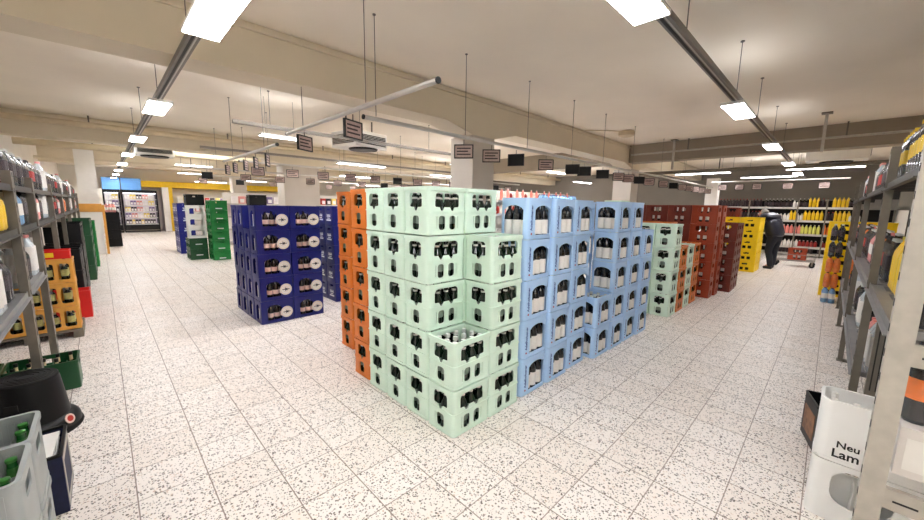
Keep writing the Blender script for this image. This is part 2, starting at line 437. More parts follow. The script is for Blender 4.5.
CR['open_green'] = crate_proto('open_green_crate', .398, .298, .24, [rrect(-.07, .07, .17, .205, .012)], [rrect(-.06, .06, .17, .205, .012)], 'bottle_green_crate', rims=((.22, .24, .004), (.004, .018, .001)), r=.02, divider='bottle_green_crate', grid=(5, 4))

# marks that belong to a kind of crate
tm = text_mesh('Adelholzener', .036, 'lettering_blue', bold=True)
for side, px, py, rot in (('f', -.118, -.1330, (PI / 2, 0, 0)), ('b', .118, .1330, (PI / 2, 0, PI))):
    o = link('lettering', tm, CR['blue']); o.matrix_local = Matrix.Translation((px, py, .168)) @ Matrix.Rotation(rot[2], 4, 'Z') @ Matrix.Rotation(PI / 2, 4, 'X') @ Matrix.Rotation(PI / 2, 4, 'Z')
    MB().lathe([(.008, 0), (.008, .002)], 10).build('logo_dot', 'label_red', CR['blue']).matrix_local = Matrix.Translation((px, py + (.001 if side == 'f' else -.001), .046)) @ Matrix.Rotation(rot[2], 4, 'Z') @ Matrix.Rotation(PI / 2, 4, 'X')
# round badge of the navy crate: pale ring, dark rim lines, small emblem
for side, px, py, rz in (('f', .106, -.1425, 0), ('b', -.106, .1425, PI)):
    bd = MB().lathe([(.074, 0), (.074, .004), (.0, .004)], 28, mis=[0, 0]).lathe([(.066, .0041), (.066, .005), (.061, .005), (.061, .0041)], 28, mi=1, cap=False).lathe([(.036, .0041), (.036, .0052), (.033, .0052), (.033, .0041)], 24, mi=1, cap=False).build('badge', ['paper', 'label_cream'], CR['navy'])
    bd.matrix_local = Matrix.Translation((px, py, .125)) @ Matrix.Rotation(rz, 4, 'Z') @ Matrix.Rotation(PI / 2, 4, 'X')
    em = MB()
    for k in range(5):
        a = 2 * PI * k / 5 + PI / 2; em.box(-.005, .005, .004, .022, .0042, .0058, 0, Matrix.Rotation(a, 4, 'Z'))
    em.box(-.045, .045, -.004, .004, .0042, .0056, 0)
    em.build('emblem', 'lettering_black', bd)
# plain navy crate: white crown over two lines of lettering-like marks
cw = MB()
for k in range(5): cw.box(-.05 + k * .025 - .006, -.05 + k * .025 + .006, 0, .022 + .008 * (k % 2 == 0), 0, .002)
cw.box(-.06, .06, -.012, .001, 0, .002); cw.box(-.045, .045, -.04, -.026, 0, .002); cw.box(-.075, .075, -.075, -.052, 0, .002)
for px, py, rz in ((0, -.150, 0), (-.2, 0, -PI / 2)):
    o = link('emblem', cw.mesh('emblem', 'lettering_white'), CR['navy_plain']); o.matrix_local = Matrix.Translation((px, py, .15)) @ Matrix.Rotation(rz, 4, 'Z') @ Matrix.Rotation(PI / 2, 4, 'X')
wm = MB().box(-.075, .075, -.012, .012, 0, .002).mesh('label_strip', 'lettering_white')
for kk, hz in (('green', .055), ('bottle_green', .13)):
    o = link('label_strip', wm, CR[kk]); o.matrix_local = Matrix.Translation((0, -.150, hz)) @ Matrix.Rotation(PI / 2, 4, 'X')
# white crate: brand lettering on its short side
for body, z, sz, sq, oy in (('Neu', .098, .046, 1.0, .122), ('Lam', .050, .060, .95, .134)):
    o = link('lettering', text_mesh(body, sz, 'lettering_black', bold=True, align='LEFT' if sq > .9 else 'CENTER'), CR['white']); o.matrix_local = Matrix.Translation((-.1008, oy, z)) @ Matrix.Rotation(-PI / 2, 4, 'Z') @ Matrix.Rotation(PI / 2, 4, 'X') @ Matrix.Diagonal((sq, 1, 1, 1))

def crate(kind, name, loc, label, rz=0, group=None):
    o = copy_tree(CR[kind], loc, rz); o.name = name
    if 'dims' in o: del o['dims']
    return tag(o, label, 'crate', group)

# ------------------------------------------------------------------ bottles (one mesh each: glass, label, cap)
def bottle_mesh(name, r, h, body, label, cap, lab=(.25, .6), neck=.62, n=12, nr=.36, neck_label=None):
    z1, z2 = lab[0] * h, lab[1] * h
    prof = [(r * .9, 0), (r, .012), (r, z1), (r * 1.01, z1), (r * 1.01, z2), (r, z2), (r, neck * h), (r * .82, neck * h + .1 * h), (r * nr, neck * h + .2 * h), (r * nr * .9, h - .028), (r * nr * 1.12, h - .027), (r * nr * 1.1, h), ]
    mis = [0, 0, 0, 1, 1, 0, 0, 0, 3 if neck_label else 0, 2, 2]
    return MB().lathe(prof, n, mis=mis).mesh(name, [body, label, cap] + ([neck_label] if neck_label else []))
BT = {
 'mint': MB().lathe([(.036, 0), (.0395, .012), (.0395, .062), (.0398, .063), (.0398, .092), (.0395, .093), (.0395, .158), (.034, .186), (.019, .216), (.0165, .232), (.0172, .2325), (.0172, .246), (.015, .247), (.0145, .271), (.0168, .272), (.0165, .298)], 12, mis=[0, 0, 0, 1, 1, 1, 0, 0, 0, 0, 3, 3, 0, 2, 2]).mesh('water_bottle', ['glass_green', 'label_dim', 'cap_silver', 'paper']),
 'blue': bottle_mesh('water_bottle', .0395, .292, 'glass_dark', 'paper', 'cap_silver', (.08, .47), .56),
 'navy': bottle_mesh('beer_bottle', .033, .262, 'glass_brown', 'sticker', 'cap_silver', (.22, .43), .55),
 'navy_side': bottle_mesh('beer_bottle', .040, .25, 'glass_brown', 'paper', 'cap_silver', (.05, .72), .74),
 'brown': bottle_mesh('beer_bottle', .033, .270, 'glass_brown', 'paper', 'cap_silver', (.2, .45), .55, neck_label='paper', n=8),
 'amber': bottle_mesh('cider_bottle', .032, .235, 'glass_green', 'label_olive', 'cap_black', (.24, .56), .5, neck_label='label_cream'),
 'lime': None}
BT['lime_body'] = MB().lathe([(.030, 0), (.033, .01), (.033, .15), (.027, .185), (.0145, .215), (.0135, .255), (.0145, .257), (.0145, .262)], 14).mesh('beer_bottle', 'glass_lime')
def lime_bottle(loc, label, group):
    t = thing('beer_bottle', label, 'bottle', loc, 0, group)
    link('body', BT['lime_body'], t)
    link('cap', LIME_CAP, t); link('label', LIME_LAB, t); link('neck_foil', LIME_FOIL, t)
C('cap_green', (.22, .50, .20), rough=.35)
LIME_CAP = MB().lathe([(.0150, .256), (.0158, .258), (.0150, .268), (.010, .270)], 12).mesh('cap', 'cap_green')
LIME_LAB = MB().lathe([(.0335, .05), (.0335, .125)], 14).mesh('label', 'paper')
LIME_FOIL = MB().lathe([(.0285, .183), (.0155, .217), (.0148, .235)], 12).mesh('neck_foil', 'cap_green')

MASS = MB(); MASS_MATS = {}
def fill_crate(bt, loc, dims, grid, cells, label, group, name='water_bottle', rz=0, mass=False):
    """bottles of one crate that show: cells = iterable of (i, j); they share label and group because nothing tells them apart"""
    W, D, H = dims; nx, ny = grid; ca, sa = math.cos(rz), math.sin(rz)
    px, py = (W - .03) / nx, (D - .028) / ny
    for i, j in cells:
        x, y = (i - (nx - 1) / 2) * px, (j - (ny - 1) / 2) * py
        if mass:        # bottles past the 300 nearest ones: one object
            me = BT[bt]; mx = Matrix.Translation((loc[0] + x * ca - y * sa, loc[1] + x * sa + y * ca, loc[2] + .0145))
            ids = [MASS_MATS.setdefault(m.name, len(MASS_MATS)) for m in me.materials]; o_ = len(MASS.v)
            MASS.v += [tuple(mx @ v.co) for v in me.vertices]
            for p in me.polygons: MASS.f.append(tuple(o_ + q for q in p.vertices)); MASS.m.append(ids[p.material_index]); MASS.sm.append(True)
            continue
        o = link(name, BT[bt], None, (loc[0] + x * ca - y * sa, loc[1] + x * sa + y * ca, loc[2] + .0145), random.random() * 6)
        tag(o, label, 'bottle', group)

FR = [(i, 0) for i in range(4)]; LF = [(0, j) for j in range(3)]; BOTH = sorted(set(FR + LF)); ALL = [(i, j) for i in range(4) for j in range(3)]
MH = .3325
def ordz(k, n): return 'top' if k == n - 1 else ORD[k]

# ------------------------------------------------------------------ setting
X0, X1, Y0, Y1, ZC = -1.25, 17.9, -1.35, 25.6, 3.2
structure(MB().box(X0, X1, Y0, Y1, -.1, 0).build('floor', 'floor'))
structure(MB().box(X0, X1, Y0, Y1, ZC, ZC + .1).build('ceiling', 'ceiling'))
structure(MB().box(X0 - .1, X0, Y0, Y1, 0, ZC).build('wall_left', 'wall'))
structure(MB().box(X0, X1, Y0 - .1, Y0, 0, ZC).build('wall_right', 'wall'))
structure(MB().box(X1, X1 + .1, Y0, Y1, 0, ZC).build('wall_back', 'wall_grey'))
structure(MB().box(X0, X1, Y1, Y1 + .1, 0, ZC).build('wall_far', 'wall'))

def beam_with_haunches(name, y0, y1, z0, cols, material, x0=X0, x1=X1):
    """downstand beam along x; deepens on both sides of each column"""
    mb = MB(); pts = [(x0, z0)]
    for cx0, cx1 in cols:
        pts += [(cx0 - .55, z0), (cx0, z0 - .13), (cx1, z0 - .13), (cx1 + .55, z0)]
    pts += [(x1, z0), (x1, ZC - .001), (x0, ZC - .001)]
    n = len(pts)
    vs = [(x, y, z) for y in (y0, y1) for x, z in pts]
    fs = [(i, (i + 1) % n, n + (i + 1) % n, n + i) for i in range(n)]
    mb.add(vs, fs)
    top = [n - 1, n - 2]
    # side faces as quads between the lower outline and the ceiling line
    for o in (0, n):
        low = list(range(o, o + n - 2))
        prev = None; k = len(mb.v)
        tops = []
        for i in low: mb.v.append((mb.v[i][0], mb.v[i][1], ZC - .001)); tops.append(len(mb.v) - 1)
        for a in range(len(low) - 1): mb.f.append((low[a], low[a + 1], tops[a + 1], tops[a])); mb.m.append(0); mb.sm.append(False)
    structure(mb.build(name, material))
    lip = MB().box(x0, x1, y0 - .03, y0, ZC - .075, ZC - .045); structure(lip.build('trim_1', 'beam'))

beam_with_haunches('beam', 4.02, 4.42, 2.75, [(4.18, 4.68), (10.5, 11.0)], 'beam')
beam_with_haunches('beam', 10.9, 11.3, 2.75, [(3.73, 4.73)], 'beam')
beam_with_haunches('beam', 17.6, 18.0, 2.75, [(4.0, 4.5)], 'beam')
structure(MB().box(10.2, 10.6, Y0, 4.015, 2.75, ZC - .001).build('cross_beam', 'cross_beam'))
structure(MB().box(10.2, 10.6, 4.43, 10.88, 2.75, ZC - .001).build('cross_beam', 'cross_beam'))
for nm, (x, y, w, d, m) in {'a': (4.18, 4.02, .5, .5, 'column'), 'b': (10.5, 4.02, .5, .5, 'column'), 'c': (3.73, 10.9, 1.0, .55, 'column'), 'd': (4.0, 17.6, .5, .5, 'column'), 'e': (15.2, 2.9, .35, .35, 'white_paint'), 'f': (10.5, 10.9, .5, .5, 'column')}.items():
    structure(MB().box(x, x + w, y, y + d, 0, 2.62).build('column', m))
structure(MB().box(-.40, .0, 14.8, 15.2, 0, ZC - .001).build('column', 'white_paint'))
structure(MB().box(-.43, .03, 14.77, 15.23, 1.22, 1.45).build('trim_2', 'ochre'))
structure(MB().box(.031, .085, 14.80, 15.2, 0, 1.42).build('trim_7', 'ochre'))
structure(MB().box(X0, .12, 24.2, Y1, 0, 2.1).build('wall_niche', 'wall'))
# yellow fascia band and white pier on the far wall
structure(MB().box(1.56, 9.6, Y1 - .9, Y1, 2.28, 2.58).build('trim_4', 'yellow_band'))
structure(MB().box(2.35, 2.62, 24.6, Y1, 0, 2.28).build('trim_5', 'white_paint'))
structure(MB().box(2.62, 2.78, 24.6, Y1, 0, 2.28).build('trim_6', 'yellow_band'))

def pipe_run(name, pts, r, label, m='pipe', cat='pipe'):
    t = thing(name, label, cat, pts[0])
    o = MB().tube([Vector(p) - Vector(pts[0]) for p in pts], r, 10).build('tube', m, t)
    br = MB(); p0, p1 = Vector(pts[0]), Vector(pts[-1]); n = max(2, int((p1 - p0).length / 2.2))
    for k in range(n):
        p = p0.lerp(p1, (k + .5) / n) - p0; br.box(p.x - .012, p.x + .012, p.y - .012, p.y + .012, 0, ZC - pts[0][2])
    br.build('hanger', 'wire', t)
pipe_run('ceiling_pipe', [(X0 + .05, 10.6, 3.02), (X1 - .05, 10.6, 3.02)], .055, 'cream pipe running under the ceiling in front of the second beam')
pipe_run('ceiling_pipe', [(X0 + .05, 12.4, 2.78), (3.6, 12.4, 2.78)], .075, 'thick cream pipe under the ceiling behind the left rack')
pipe_run('ceiling_pipe', [(X0 + .05, 15.8, 2.72), (X1 - .05, 15.8, 2.72)], .05, 'thin brown pipe far back below the ceiling', 'beam')
pipe_run('ceiling_pipe', [(10.05, Y0 + .05, 2.93), (10.05, 3.9, 2.93)], .022, 'thin conduit running along the face of the grey cross beam', 'steel_pale')
pipe_run('ceiling_pipe', [(12.2, Y0 + .05, 2.62), (12.2, 6, 2.62)], .05, 'grey pipe hanging behind the grey cross beam', 'steel')
for k, (x, y, z0, lab) in enumerate(((8.95, .27, 2.55, 'steel hanger strut hanging from the ceiling near the right rack'), (10.05, 2.9, 2.5, 'steel hanger strut against the beam end by the column'))):
    t = thing('hanger_strut', lab, 'strut', (x, y, z0))
    MB().box(-.03, .03, -.02, .02, 0, ZC - z0 - .02).build('channel', 'steel_pale', t); MB().box(-.08, .08, -.07, .07, ZC - z0 - .02, ZC - z0 - .001).build('ceiling_plate', 'steel', t)

# ------------------------------------------------------------------ light tracks with lamp panels
def light_track(x0, x1, y0, y1, z, wires, label):
    """aluminium carrier rail; along y when x0 == x1"""
    t = thing('light_track', label, 'light track', (x0, y0, z))
    ln = (y1 - y0) if x0 == x1 else (x1 - x0)
    mx = Matrix.Identity(4) if x0 == x1 else Matrix.Rotation(-PI / 2, 4, 'Z')
    MB().box(-.035, .035, 0, ln, 0, .045, 0, mx).build('rail', 'track_grey', t)
    MB().box(-.018, -.002, 0, ln, -.004, -.0005, 0, mx).build('groove', 'black', t)
    MB().box(.006, .016, 0, ln, -.003, -.0005, 0, mx).build('contact_strip', 'alu', t)
    for w in wires:
        mb = MB().tube([mx @ Vector((0, w, .045)), mx @ Vector((0, w, ZC - z - .012))], .004, 5).lathe([(.018, ZC - z - .012), (.018, ZC - z - .001)], 8, c=(mx @ Vector((0, w, 0)))[:2])
        mb.build('suspension_wire', 'wire', t)
def lamp_panel(loc, L, W, rz, label, m='lamp', hang=0):
    t = thing('ceiling_lamp', label, 'lamp', loc, rz)
    MB().box(-W / 2, W / 2, -L / 2, L / 2, 0, .02).build('housing', 'white_paint', t)
    MB().box(-W / 2 + .008, W / 2 - .008, -L / 2 + .008, L / 2 - .008, -.006, -.0005).build('diffuser', m, t)
    MB().box(-W / 2 + .006, W / 2 - .006, -L / 2 + .006, L / 2 - .006, .0205, .0225).build('added_uplight', 'uplight_added', t)  # upward glow added on each lamp to brighten the ceiling
    for e in (-1, 1): MB().box(-W / 2, W / 2, e * L / 2 - .006, e * L / 2 + .006, -.008, .022).build('end_cap', 'white_paint', t)
    if hang:
        for e in (-1, 1): MB().tube([(0, e * L * .35, .02), (0, e * L * .35, hang)], .003, 5).build('suspension_wire', 'wire', t)
light_track(.56, .56, -1.2, 24.0, 2.635, [1.0, 2.6, 4.6, 6.53, 8.6, 10.3, 13, 16, 19, 22], 'long grey light track running down the left aisle')
ys = [2.65 + 3.03 * k for k in range(-1, 8)]
for k, y in enumerate(ys):
    lamp_panel((.575, y, 2.612), .80, .21, 0, ('added unseen lamp panel under the left light track behind the viewer' if k == 0 else f'bright lamp panel, {NTH[k-1]} along the light track over the left aisle'))  # the panel behind the viewer is unseen, added for more light
light_track(-1.1, 17.6, .83, .83, 2.635, [.6, 2.4, 4.0, 5.8, 7.23, 9.0, 10.6, 13, 15.5], 'long grey light track running down the right aisle')
lamp_panel((-.70, .865, 2.612), .80, .20, PI / 2, 'added unseen lamp panel under the right light track behind the viewer')  # unseen extra panel, brightens the faces turned to the viewer
xs = [1.96 + 3.15 * k for k in range(0, 5)]
for k, x in enumerate(xs):
    lamp_panel((x, .865, 2.612), .80, .20, PI / 2, f'bright lamp panel, {NTH[k]} along the light track over the right aisle')
# further luminaires over the hall: (x, y, along x?)
far = [(2.2, 6.48, 1), (2.1, 13.5, 1), (2.6, 17.2, 1), (7.2, 7.0, 1), (7.2, 13.2, 1), (10.8, 18.5, 1), (5.4, 20.4, 1), (12.9, 2.9, 0), (12.85, .3, 0), (14.6, 7.6, 1), (15.3, 1.6, 0), (13.6, 12.5, 1), (5.2, 9.2, 1), (8.8, 22.5, 1), (14.5, 21, 1), (4.3, 23.4, 1), (9.0, 10.0, 1)]
hidden = [(2.2, 4.75), (5.6, 4.75), (8.4, 4.75), (6.5, 11.7), (9.6, 11.7), (2.2, 11.7), (12.9, 11.7), (13.5, 5.2), (15.5, 9.4), (6.8, 18.3), (9.8, 18.3), (2.6, 18.3)]  # unseen battens added behind the beams to lift the room light
for k, (x, y) in enumerate(hidden):
    lamp_panel((x, y, 3.16), 1.5, .2, PI / 2, f'added unseen fill batten behind a beam, {NTH[k]} from the navy crates', 'added_batten')
NEARBY = ['above the navy crate stack', 'over the far end of the left aisle', 'in front of the far white pier', 'behind the pale column by the blue crates', 'in the middle of the hall', 'far back over the middle aisles', 'far back over the green crates',
          'behind the cross beam near the white pillar', 'beyond the cross beam over the right rack', 'far right behind the second column', 'over the person with the trolley', 'deep in the hall on the right', 'over the dark navy crates', 'far back near the yellow band', 'in the far corner of the hall', 'in front of the yellow fascia band', 'over the middle of the hall']
for (x, y, ax), nb in zip(far, NEARBY):
    lamp_panel((x, y, 2.60), (.9 if x < 4 else 1.4) if y > 6.6 or x > 12 else .62, .17, PI / 2 if ax else 0, 'long slim fluorescent lamp ' + nb, 'lamp_far', hang=.59)
t0 = light_track(1.45, 5.7, 6.15, 6.15, 2.66, [.5, 2.0, 3.6], 'dark grey light track above the navy crate stack')
light_track(1.6, 9.0, 9.45, 9.45, 2.66, [.8, 3.2, 5.6], 'dark grey light track over the rear price sign rails')

# ceiling units
def ac_unit(loc, w, d, h, rz, label, round_duct=True):
    t = thing('air_conditioner', label, 'air conditioner', loc, rz)
    MB().rbox(-w / 2, w / 2, -d / 2, d / 2, 0, h, .02).build('housing', 'white_paint', t)
    g = MB()
    for k in range(7): g.box(-w / 2 + .05, w / 2 - .05, -d / 2 - .012, -d / 2 - .002, .06 + k * (h - .12) / 7, .06 + (k + .62) * (h - .12) / 7)
    g.build('grille', 'black_plastic', t)
    g = MB()
    for k in range(7): g.box(-w / 2 - .012, -w / 2 - .002, -d / 2 + .05, d / 2 - .05, .06 + k * (h - .12) / 7, .06 + (k + .62) * (h - .12) / 7)
    g.build('grille', 'steel', t)
    if round_duct: MB().lathe([(.26, -.03), (.28, -.005), (.28, .0)], 24, c=(0, -.1)).build('outlet', 'black_plastic', t)
    for sx in (-1, 1): MB().box(sx * w * .4 - .01, sx * w * .4 + .01, -.01, .01, h, ZC - loc[2] - .001).build('hanger', 'wire', t)
ac_unit((1.06, 11.85, 2.63), .75, .55, .26, 0, 'white air conditioner under the ceiling beside the left light track')
ac_unit((3.78, 6.75, 2.62), .8, .7, .3, .2, 'white air conditioner with a black round outlet above the dark navy crates')
ac_unit((11.9, .10, 2.66), 1.0, .7, .28, PI / 2, 'white air conditioner behind the cross beam near the right light track')
t = thing('smoke_detector', 'round cream ceiling speaker box with a cable near the beam', 'ceiling box', (8.3, 3.36, ZC - .12))
MB().lathe([(.10, 0), (.16, .02), (.17, .10), (.15, .119)], 20).build('body', 'pipe', t); MB().tube([(-.15, .05, .1), (-.4, .3, .113), (-.7, .6, .113)], .01, 6).build('cable', 'pipe', t)

# ------------------------------------------------------------------ price sign rails and price signs
def sign_rail(p0, p1, wires, label):
    t = thing('sign_rail', label, 'rail', p0)
    d = Vector(p1) - Vector(p0); ln = d.length; rz = math.atan2(d.y, d.x); t.rotation_euler = (0, 0, rz)
    MB().tube([(0, 0, 0), (ln, 0, 0)], .020, 10).build('tube', 'alu', t)
    for x in (0, ln): MB().tube([(x - .006, 0, 0), (x + .006, 0, 0)], .022, 10).build('end_cap', 'black', t)
    for w in wires: MB().tube([(w, 0, .026), (w, 0, ZC - p0[2] - .01)], .0035, 5).lathe([(.015, ZC - p0[2] - .01), (.015, ZC - p0[2] - .001)], 8, c=(w, 0)).build('suspension_wire', 'wire', t)
SF = [MB()]; SF[0].box(-.11, .11, -.011, .011, -.155, -.143); SF[0].box(-.11, .11, -.011, .011, -.012, 0); SF[0].box(-.11, -.098, -.011, .011, -.143, -.012); SF[0].box(.098, .11, -.011, .011, -.143, -.012)
SIGN_FRAME = SF[0].mesh('frame', 'black')
SIGN_PAPER = MB().box(-.098, .098, -.006, .006, -.143, -.012).mesh('price_card', 'paper_pink')
SIGN_BACK = MB().box(-.098, .098, -.006, .006, -.143, -.012).mesh('price_card', 'black_plastic')
SIGN_HOOK = MB().box(-.004, .004, -.004, .004, .001, .05).mesh('hook', 'wire')
sm = MB()
for r_ in range(3): sm.box(-.08, .08 - .03 * (r_ == 1), -.0075, .0075, -.05 - r_ * .033, -.036 - r_ * .033)
SIGN_LINES = sm.mesh('print_lines', 'packet_dark')
def price_sign(x, y, z, rz, label, dark=False, group='price signs hanging from the rails'):
    t = thing('price_sign', label, 'sign', (x, y, z - .026 - .055), rz, group)
    link('frame', SIGN_FRAME, t); link('price_card', SIGN_BACK if dark else SIGN_PAPER, t); link('hook', SIGN_HOOK, t)
    if not dark: link('print_lines', SIGN_LINES, t)
ZR = 2.31
sign_rail((1.62, 1.88, ZR + .02), (1.62, 4.55, ZR + .02), [.9, 2.2], 'thick aluminium rail pointing at the viewer above the mint crates')
sign_rail((1.75, 3.05, ZR), (15.4, 3.05, ZR), [.13, 1.29, 2.49, 3.69, 4.83, 6.2, 8, 10, 12], 'long aluminium rail with price signs above the blue crates')
sign_rail((1.62, 4.9, ZR - .06), (1.62, 7.6, ZR - .06), [.5, 2.1], 'short pale rail with price signs above the navy crates')
for k, (y, rz) in enumerate(((3.0, .35), (4.05, .5))): price_sign(1.62, y, ZR + .02, rz, f'dark framed price sign, {["near", "far"][k]} one on the thick rail pointing at the viewer')
for k, y in enumerate((5.3, 5.8, 6.3, 6.9, 7.4)): price_sign(1.62, y, ZR - .06, 1.1, f'price sign, {NTH[k]} along the short pale rail above the navy crates')
for k, (x, rz, dk) in enumerate(((3.02, -.9, 0), (3.5, -.85, 0), (4.0, -1.2, 1), (4.72, -.8, 0), (5.5, -1.1, 1), (5.9, -1.0, 1), (6.6, -1.1, 1), (7.3, -.8, 0), (7.8, -1.0, 0), (8.4, -.9, 1), (9.0, -1.0, 0), (10.0, -.9, 0), (10.8, -.9, 1), (11.6, -.8, 0), (12.3, -.9, 0), (13.0, -.9, 0), (13.7, -.8, 0), (14.5, -.8, 0))):
    price_sign(x, 3.05, ZR, rz, f'{"dark backed" if dk else "framed"} price sign, {NTH[k]} along the long rail above the blue crates', dk)
for r_, (yy, xx0, n, dx) in enumerate(((7.6, 2.15, 13, .62), (10.1, 1.8, 14, .78), (13.0, 2.2, 13, .95))):
    nm = ['front', 'middle', 'rear'][r_]
    sign_rail((xx0 - .3, yy, ZR - .03 + .02 * r_), (xx0 + n * dx, yy, ZR - .03 + .02 * r_), [.5, 3.5, 6.5], f'pale rail with a row of price signs in the hall, {nm} of three')
    for k in range(n): price_sign(xx0 + k * dx, yy, ZR - .03 + .02 * r_, -.55 + .12 * ((k * 7) % 3), f'small dark price sign, {NTH[k]} from the left on the {nm} hall rail', (k * 5 + r_) % 6 == 1)
sign_rail((13.2, -.2, 2.36), (13.2, 2.7, 2.36), [.4, 2.4], 'pale rail beyond the cross beam over the person')
for k, y in enumerate((.25, .95, 1.6, 2.0, 2.4)): price_sign(13.2, y, 2.36, PI / 2 - .2, f'framed price sign, {NTH[k]} from the right rack on the rail beyond the cross beam')

# ------------------------------------------------------------------ crate stacks
def stack(kind, name, x, y, n, colour, where, bt=None, cells=None, rz=0, grid=(4, 3), group=None, bname='water_bottle', bdesc='dark green bottle', first=0, jit=.004, openall=False, mass=False, inner=False):
    """n crates on one another; (x, y) = centre; cells = list of (i,j) or function(level) for the bottles that show"""
    W, D, H = CR[kind]['dims']; hz = H + .0006
    for k in range(first, n):
        jx, jy = random.uniform(-jit, jit), random.uniform(-jit, jit)
        crate(kind, name, (x + jx, y + jy, k * hz), f'{colour} crate, {ordz(k, n) if n > 1 else "single"} in {where}', rz + random.uniform(-.006, .006), group)
        if bt:
            cl = ALL if (openall and k == n - 1) else (cells(k) if callable(cells) else cells)
            if inner: fill_crate(bt, (x + jx, y + jy, k * hz), (W, D, H), grid, [q for q in ALL if q not in (cl or ())], '', '', bname, rz, True)
            if cl: fill_crate(bt, (x + jx, y + jy, k * hz), (W, D, H), grid, cl, f'{bdesc} in the {ordz(k, n)} crate of {where}', f'bottles in the {colour} crates', bname, rz, mass)
mc = dict(colour='mint green', group='mint green bottle crates', bt='mint', inner=True)
mx0, my0 = 1.523, 1.600
stack('mint', 'bottle_crate', mx0 + .177, my0 + .133, 2, where='the low stack at the front corner', cells=BOTH, openall=True, **mc)
stack('mint', 'bottle_crate', mx0 + .177 + .356, my0 + .133, 4, where='the mint stack touching the blue crates', cells=lambda k: BOTH if k >= 1 else FR, **mc)
stack('mint', 'bottle_crate', mx0 + .177, my0 + .133 + .267, 5, where='the tall stack behind the low corner stack', cells=lambda k: BOTH if k >= 1 else LF, **mc)
stack('mint', 'bottle_crate', mx0 + .177 + .356, my0 + .133 + .267, 5, where='the rear mint stack beside the blue crates', cells=lambda k: FR if k >= 3 else None, **mc)
stack('mint', 'bottle_crate', mx0 + .177, my0 + .133 + .534, 5, where='the second tall stack from the orange crates', cells=LF, **mc)
stack('mint', 'bottle_crate', mx0 + .177, my0 + .133 + .801, 5, where='the tall mint stack touching the orange crates', cells=LF, **mc)
oc = dict(colour='orange brown', group='orange brown bottle crates', bt='mint', bdesc='dark bottle', inner=True)
stack('orange', 'bottle_crate', 1.722, 2.822, 5, where='the orange stack touching the mint crates', cells=LF, **oc)
stack('orange', 'bottle_crate', 1.95, 3.55, 5, where='the orange stack behind the front orange one', cells=LF, **oc)

bc = dict(colour='light blue', group='light blue water crates', bt='blue', inner=True, bdesc='white labelled bottle')
for x, y, n, wh, cl, oa in ((2.452, 1.742, 5, 'the blue stack touching the mint crates', lambda k: BOTH if k == 4 else FR, False), (2.820, 1.733, 5, 'the second blue stack from the mint crates', FR, False),
                            (3.205, 1.758, 5, 'the tall blue stack before the gap', FR, False), (3.622, 1.688, 2, 'the low blue stack with open top', BOTH, True),
                            (3.978, 1.685, 5, 'the blue stack right of the low one', lambda k: BOTH if k >= 2 else FR, False), (4.336, 1.678, 5, 'the second last blue stack', FR, False),
                            (4.694, 1.665, 4, 'the last and shorter blue stack', FR, True)):
    stack('blue', 'water_crate', x, y, n, where=wh, cells=cl, openall=oa, **bc)
# white paper sheet lying on the low blue stack, blue pack on the stack behind
stack('blue', 'water_crate', 3.622, 2.10, 5, where='the shaded blue stack behind the low one', cells=lambda k: FR if k >= 2 else None, **bc)
stack('blue', 'water_crate', 3.25, 2.10, 5, where='the blue stack in the second row behind the gap', cells=None, **dict(bc, bt=None, inner=False))
stack('blue', 'water_crate', 3.985, 2.10, 5, where='the blue stack in the second row beside the shaded one', cells=None, **dict(bc, bt=None, inner=False))

# the row further along the right aisle
stack('mint', 'bottle_crate', 5.80, 1.63, 4, where='the far mint stack beyond the blue crates', cells=BOTH, rz=0, openall=True, mass=True, **mc)
stack('mint', 'bottle_crate', 5.80, 1.90, 4, where='the far mint stack hidden behind the last blue stack', cells=LF, mass=True, **mc)
stack('orange', 'bottle_crate', 6.17, 1.63, 3, where='the low orange stack beside the far mint stack', cells=FR, mass=True, **oc)
stack('mint', 'bottle_crate', 6.54, 1.63, 3, where='the narrow mint stack between two orange ones', cells=FR, mass=True, **mc)
stack('orange', 'bottle_crate', 6.91, 1.63, 3, where='the second low orange stack by the brown crates', cells=FR, mass=True, **oc)
stack('mint', 'bottle_crate', 5.9, 2.45, 5, where='the tall far mint stack by the brown wall of crates', cells=LF, mass=True, **mc)
stack('orange', 'bottle_crate', 6.6, 1.93, 4, where='the orange stack in the second row', cells=LF, mass=True, **oc)
stack('orange', 'bottle_crate', 6.6, 2.20, 4, where='the rear orange stack in the second row', cells=LF, mass=True, **oc)
mw = MASS.build('water_bottles', list(MASS_MATS)); mw['kind'] = 'stuff'; tag(mw, 'water bottles filling the inner rows of the mint, orange and blue crates', 'bottles')
bb = dict(colour='red brown', group='red brown beer crates', bt='brown', bdesc='brown bottle', bname='beer_bottle')
stack('brown_orange', 'beer_crate', 7.55, 1.57, 5, where='the tall brown stack nearest the right aisle', rz=PI / 2, cells=[(i, 2) for i in range(4)], **bb)
for k in range(4):
    stack('brown', 'beer_crate', 7.62 + .06 * k, 1.97 + k * .40, 5, where=f'the tall brown row, {NTH[k]} stack from the aisle', rz=PI / 2, cells=lambda q: [(i, 2) for i in range(4)] if q >= 3 else None, **bb)
stack('brown_orange', 'beer_crate', 7.9, 1.55, 5, where='the tall brown stack behind the nearest one', rz=PI / 2, cells=None, **dict(bb, bt=None))
for k in range(3):
    stack('brown', 'beer_crate', 8.42 + k * .302, 1.405 + .012 * k, 4, where=['the shorter brown stack before the yellow crates', 'the middle stack of the shorter brown row', 'the last stack of the shorter brown row'][k], rz=PI / 2, cells=[(i, 2) for i in range(4)] if k == 0 else None, **(bb if k == 0 else dict(bb, bt=None)))
